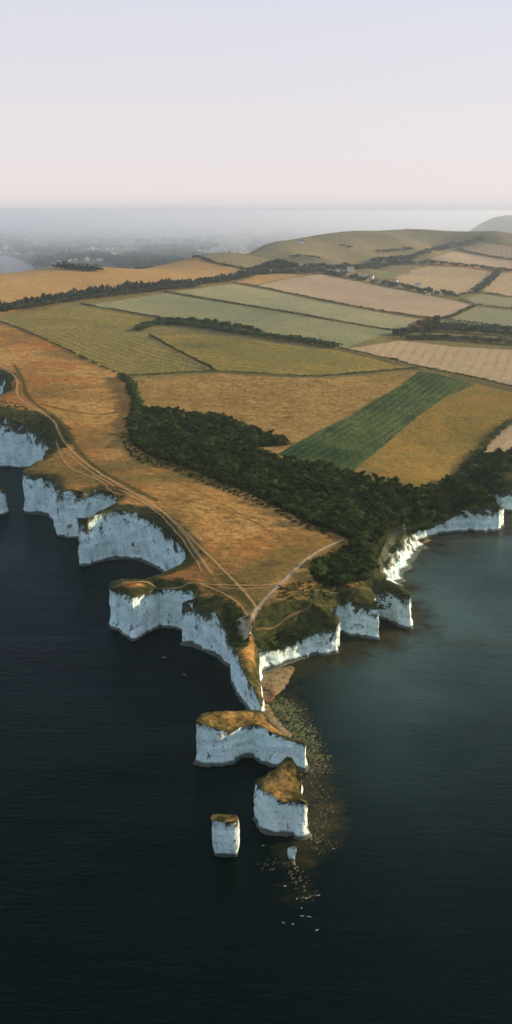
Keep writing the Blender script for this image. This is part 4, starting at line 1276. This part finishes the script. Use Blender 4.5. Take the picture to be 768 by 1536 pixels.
def house_meshes(w, d, h, rh):
    wallv = [(-w, -d, -2), (w, -d, -2), (w, d, -2), (-w, d, -2), (-w, -d, h), (w, -d, h), (w, d, h), (-w, d, h), (-w, 0, h + rh), (w, 0, h + rh)]
    wallf = [(0, 1, 5, 4), (1, 2, 6, 5), (2, 3, 7, 6), (3, 0, 4, 7), (5, 6, 9, 9), (7, 4, 8, 8)]
    me = bpy.data.meshes.new('house_wall')
    me.from_pydata(wallv, [], [tuple(dict.fromkeys(f)) for f in wallf]); me.materials.append(M['wall'])
    e, t = .5, .25
    rv, rf = [], []
    for sgn in (-1, 1):
        o_ = len(rv)
        y1, z1 = sgn * (d + e), h - e * rh / d
        for x in (-w - e, w + e):
            rv += [(x, 0, h + rh + .05), (x, y1, z1 + .05), (x, y1, z1 + t + .05), (x, 0, h + rh + t + .05)]
        for a, b in ((0, 1), (1, 2), (2, 3)):
            rf.append((o_ + a, o_ + b, o_ + 4 + b, o_ + 4 + a))
        rf += [(o_, o_ + 1, o_ + 2, o_ + 3), (o_ + 4, o_ + 5, o_ + 6, o_ + 7)]
    r = bpy.data.meshes.new('house_roof'); r.from_pydata(rv, [], rf)
    c = .45
    cv = [(w * .7 + x * c, y * c, z) for z in (h + rh * .4, h + rh + 1.4) for x, y in ((-1, -1), (1, -1), (1, 1), (-1, 1))]
    ch = bpy.data.meshes.new('house_chimney'); ch.from_pydata(cv, [], [(0, 1, 5, 4), (1, 2, 6, 5), (2, 3, 7, 6), (3, 0, 4, 7), (4, 5, 6, 7)]); ch.materials.append(M['stone'])
    wi = bpy.data.meshes.new('house_window')
    s_ = .75
    wi.from_pydata([(-s_, 0, -s_), (s_, 0, -s_), (s_, 0, s_), (-s_, 0, s_), (-s_, .1, -s_), (s_, .1, -s_), (s_, .1, s_), (-s_, .1, s_)], [], [(0, 1, 2, 3), (0, 1, 5, 4), (1, 2, 6, 5), (2, 3, 7, 6), (3, 0, 4, 7)])
    wi.materials.append(M['pane'])
    return me, r, ch, wi
hw, hr, hc, hwin = house_meshes(7, 4, 5, 3.2)
hr2 = hr.copy(); hr.materials.append(M['slate']); hr2.materials.append(M['tile'])
vill = [(499, 407), (506, 408), (512, 409), (517, 405), (519, 411), (524, 414), (532, 413), (541, 416), (551, 419), (560, 420), (568, 424), (577, 423), (586, 427), (596, 428), (604, 431), (613, 430), (622, 434), (631, 436), (641, 437), (650, 440), (503, 411), (662, 443), (590, 423), (628, 430)]
vw = hit(vill) + RNG.normal(0, 14, (len(vill), 2)); vz = land_z(vw[:, 0], vw[:, 1])
for i, (p_, z_) in enumerate(zip(vw, vz)):
    lab = 'small pale cottage among trees in the far village'
    if i == 3:
        lab = 'largest white house at the left end of the far village'
    root = link('house', None, None, None, label=lab, category='house', group='houses of the far village')
    root.location = (p_[0], p_[1], z_ + .4)
    s_ = 1.15 if i == 3 else RNG.uniform(.5, .85)
    root.scale = (s_, s_, s_)
    root.rotation_euler = (0, 0, RNG.uniform(-.6, .6))
    link('wall', hw, None, root); rf_ = link('roof', hr if i % 3 else hr2, None, root); link('chimney', hc, None, rf_)
    for wx in (-4.2, 0, 4.2):
        o_ = link('window', hwin, None, root); o_.location = (wx, -4.1, 2.8)
q = hit([(452, 365)])[0]; z_ = land_z([q[0]], [q[1]])[0]
root = link('hut', None, None, None, label='tiny hut on the skyline of the down', category='hut')
root.location = (q[0], q[1], z_ + .3); root.scale = (.9, .9, 1.0)
link('wall', hw, None, root); link('roof', hr, None, root)

# ------------------------------------------------------------------ far hill and far land beyond the bay
def far_grid(name, xs, ys, zfun, mat, **props):
    XX, YY = np.meshgrid(xs, ys)
    Z = zfun(XX, YY)
    n = len(xs)
    i = np.arange(n - 1)
    f = np.vstack([np.stack([j * n + i, j * n + i + 1, (j + 1) * n + i + 1, (j + 1) * n + i], 1) for j in range(len(ys) - 1)])
    return link(name, mesh_np(name, np.stack([XX.ravel(), YY.ravel(), Z.ravel()], 1), f, True, {'edge': np.zeros(XX.size)}), mat, kind='structure', **props)

def hillz(x, y):
    c = 6300 + .12 * (x - 1500)
    rise = sstep(980, 1480, x)
    return -30 + (262 * rise) * np.exp(-((y - c) / 620) ** 2) + 6 * noise3(x / 300, y / 300, 2.)
far_grid('hill', np.arange(700, 4200, 60.), np.arange(4900, 8000, 60.), hillz, M['downland'])

M['farland'] = grass_mat('far_heath', (.07, .085, .05), (.12, .125, .07), (.05, .065, .04), edge=False, patch=.0012)
pA, pB = at(0, 384)[:2], at(45, 403)[:2]
pZ = at(-260, 372)[:2]
def farz(x, y):
    # shoreline distance (positive inland)
    line = [pZ, pA, pB, np.array([pB[0] + 700, pB[1] - 500])]
    d = seg_dist(x.ravel(), y.ravel(), line).reshape(x.shape)
    poly = np.array([(-30000, pZ[1] + 800), pZ, pA, pB, (pB[0] + 700, pB[1] - 500), (9000, 4000), (30000, 4000), (30000, 60000), (-30000, 60000)])
    ins = in_poly(x.ravel(), y.ravel(), poly).reshape(x.shape)
    d = np.where(ins, d, -d)
    up = sstep(-60, 260, d)
    hills = 26 + 26 * noise3(x / 1500, y / 1500, 3.) + 8 * noise3(x / 400, y / 400, 1.) + 70 * sstep(9000, 20000, y) * (.6 + .6 * noise3(x / 4200, y / 2600, 9.))
    return -12 + up * (15 + np.maximum(hills, 2))
far_grid('far_land', np.linspace(-9000, 9000, 150), np.concatenate([np.arange(4300, 9000, 70.), np.arange(9000, 34000, 300.)]), farz, M['farland'])

# town and its trees on the far land
n = 1300
uv = np.column_stack([RNG.uniform(-40, 430, n), 348 + 48 * RNG.random(n) ** .75])
tw = np.array([at(u, v, 22)[:2] for u, v in uv])
k = noise3(tw[:, 0] / 500, tw[:, 1] / 900, 5.) > -.12
tw = tw[k]
tz = farz(tw[:, 0], tw[:, 1])
ok = tz > 2
tw, tz = tw[ok], tz[ok]
bxv = np.array([(-7, -5, -3), (7, -5, -3), (7, 5, -3), (-7, 5, -3), (-7, -5, 6), (7, -5, 6), (7, 5, 6), (-7, 5, 6), (-7, 0, 10), (7, 0, 10)], float)
bxf = np.array([(0, 1, 5), (0, 5, 4), (1, 2, 6), (1, 6, 5), (2, 3, 7), (2, 7, 6), (3, 0, 4), (3, 4, 7), (5, 6, 9), (7, 4, 8), (4, 5, 9), (4, 9, 8), (6, 7, 8), (6, 8, 9)])
joined('town', bxv, bxf, np.column_stack([tw, tz]), RNG.uniform(.5, 1.1, len(tw)) * np.where(RNG.random(len(tw)) < .04, 2.0, 1.0), RNG.uniform(0, 3.1, len(tw)), M['townwall'], True, None, False, label='pale houses of a hazy town across the bay', category='town')
n = 2600
uv = np.column_stack([RNG.uniform(-60, 470, n), 336 + 62 * RNG.random(n) ** .6])
tw = np.array([at(u, v, 25)[:2] for u, v in uv])
k = noise3(tw[:, 0] / 350, tw[:, 1] / 700, 15.) > -.05
tw = tw[k]; tz = farz(tw[:, 0], tw[:, 1]); ok = tz > 2
tw, tz = tw[ok], tz[ok]
v, f = leaf_clump(26, 16, 9, 6.0, 5, lobes=6, base=0)
joined('far_woods', v, f, np.column_stack([tw, tz - 1]), RNG.uniform(.6, 2.2, len(tw)), RNG.uniform(0, 6.28, len(tw)), M['leaf_far'], True, None, False, label='hazy woods on the far land beyond the bay', category='woods')

# ------------------------------------------------------------------ air
B = 80000.0
hv = [(x, y, z) for z in (-20.0, 272.0) for x, y in ((-B, -B), (B, -B), (B, B), (-B, B))]
hm = bpy.data.meshes.new('haze')
hm.from_pydata(hv, [], [(3, 2, 1, 0), (4, 5, 6, 7), (0, 1, 5, 4), (1, 2, 6, 5), (2, 3, 7, 6), (3, 0, 4, 7)])
hmat = bpy.data.materials.new('haze_air')
hmat.use_nodes = True
t = hmat.node_tree
t.nodes.remove(t.nodes['Principled BSDF'])
vol = t.nodes.new('ShaderNodeVolumePrincipled')
vol.inputs['Color'].default_value = (.80, .93, 1.0, 1)
vol.inputs['Density'].default_value = .85e-4
vol.inputs['Anisotropy'].default_value = .88
t.links.new(vol.outputs[0], t.nodes['Material Output'].inputs['Volume'])
hm.materials.append(hmat)
link('haze', hm, None, None, kind='stuff', label='thin pale sea haze over the whole landscape', category='haze')

# bank of mist lying over the far land
mv = [(x, y, z) for z in (-15.0, 262.0) for x, y in ((-30000, 4500), (30000, 4500), (30000, 60000), (-30000, 60000))]
mm = bpy.data.meshes.new('mist')
mm.from_pydata(mv, [], [(3, 2, 1, 0), (4, 5, 6, 7), (0, 1, 5, 4), (1, 2, 6, 5), (2, 3, 7, 6), (3, 0, 4, 7)])
mmat = bpy.data.materials.new('mist_air')
mmat.use_nodes = True
t = mmat.node_tree
t.nodes.remove(t.nodes['Principled BSDF'])
vol = t.nodes.new('ShaderNodeVolumePrincipled')
vol.inputs['Color'].default_value = (.965, .985, 1.0, 1)
vol.inputs['Density'].default_value = 2.4e-4
vol.inputs['Anisotropy'].default_value = .6
t.links.new(vol.outputs[0], t.nodes['Material Output'].inputs['Volume'])
mm.materials.append(mmat)
link('mist', mm, None, None, kind='stuff', label='pale bank of mist over the far land below the horizon', category='mist')
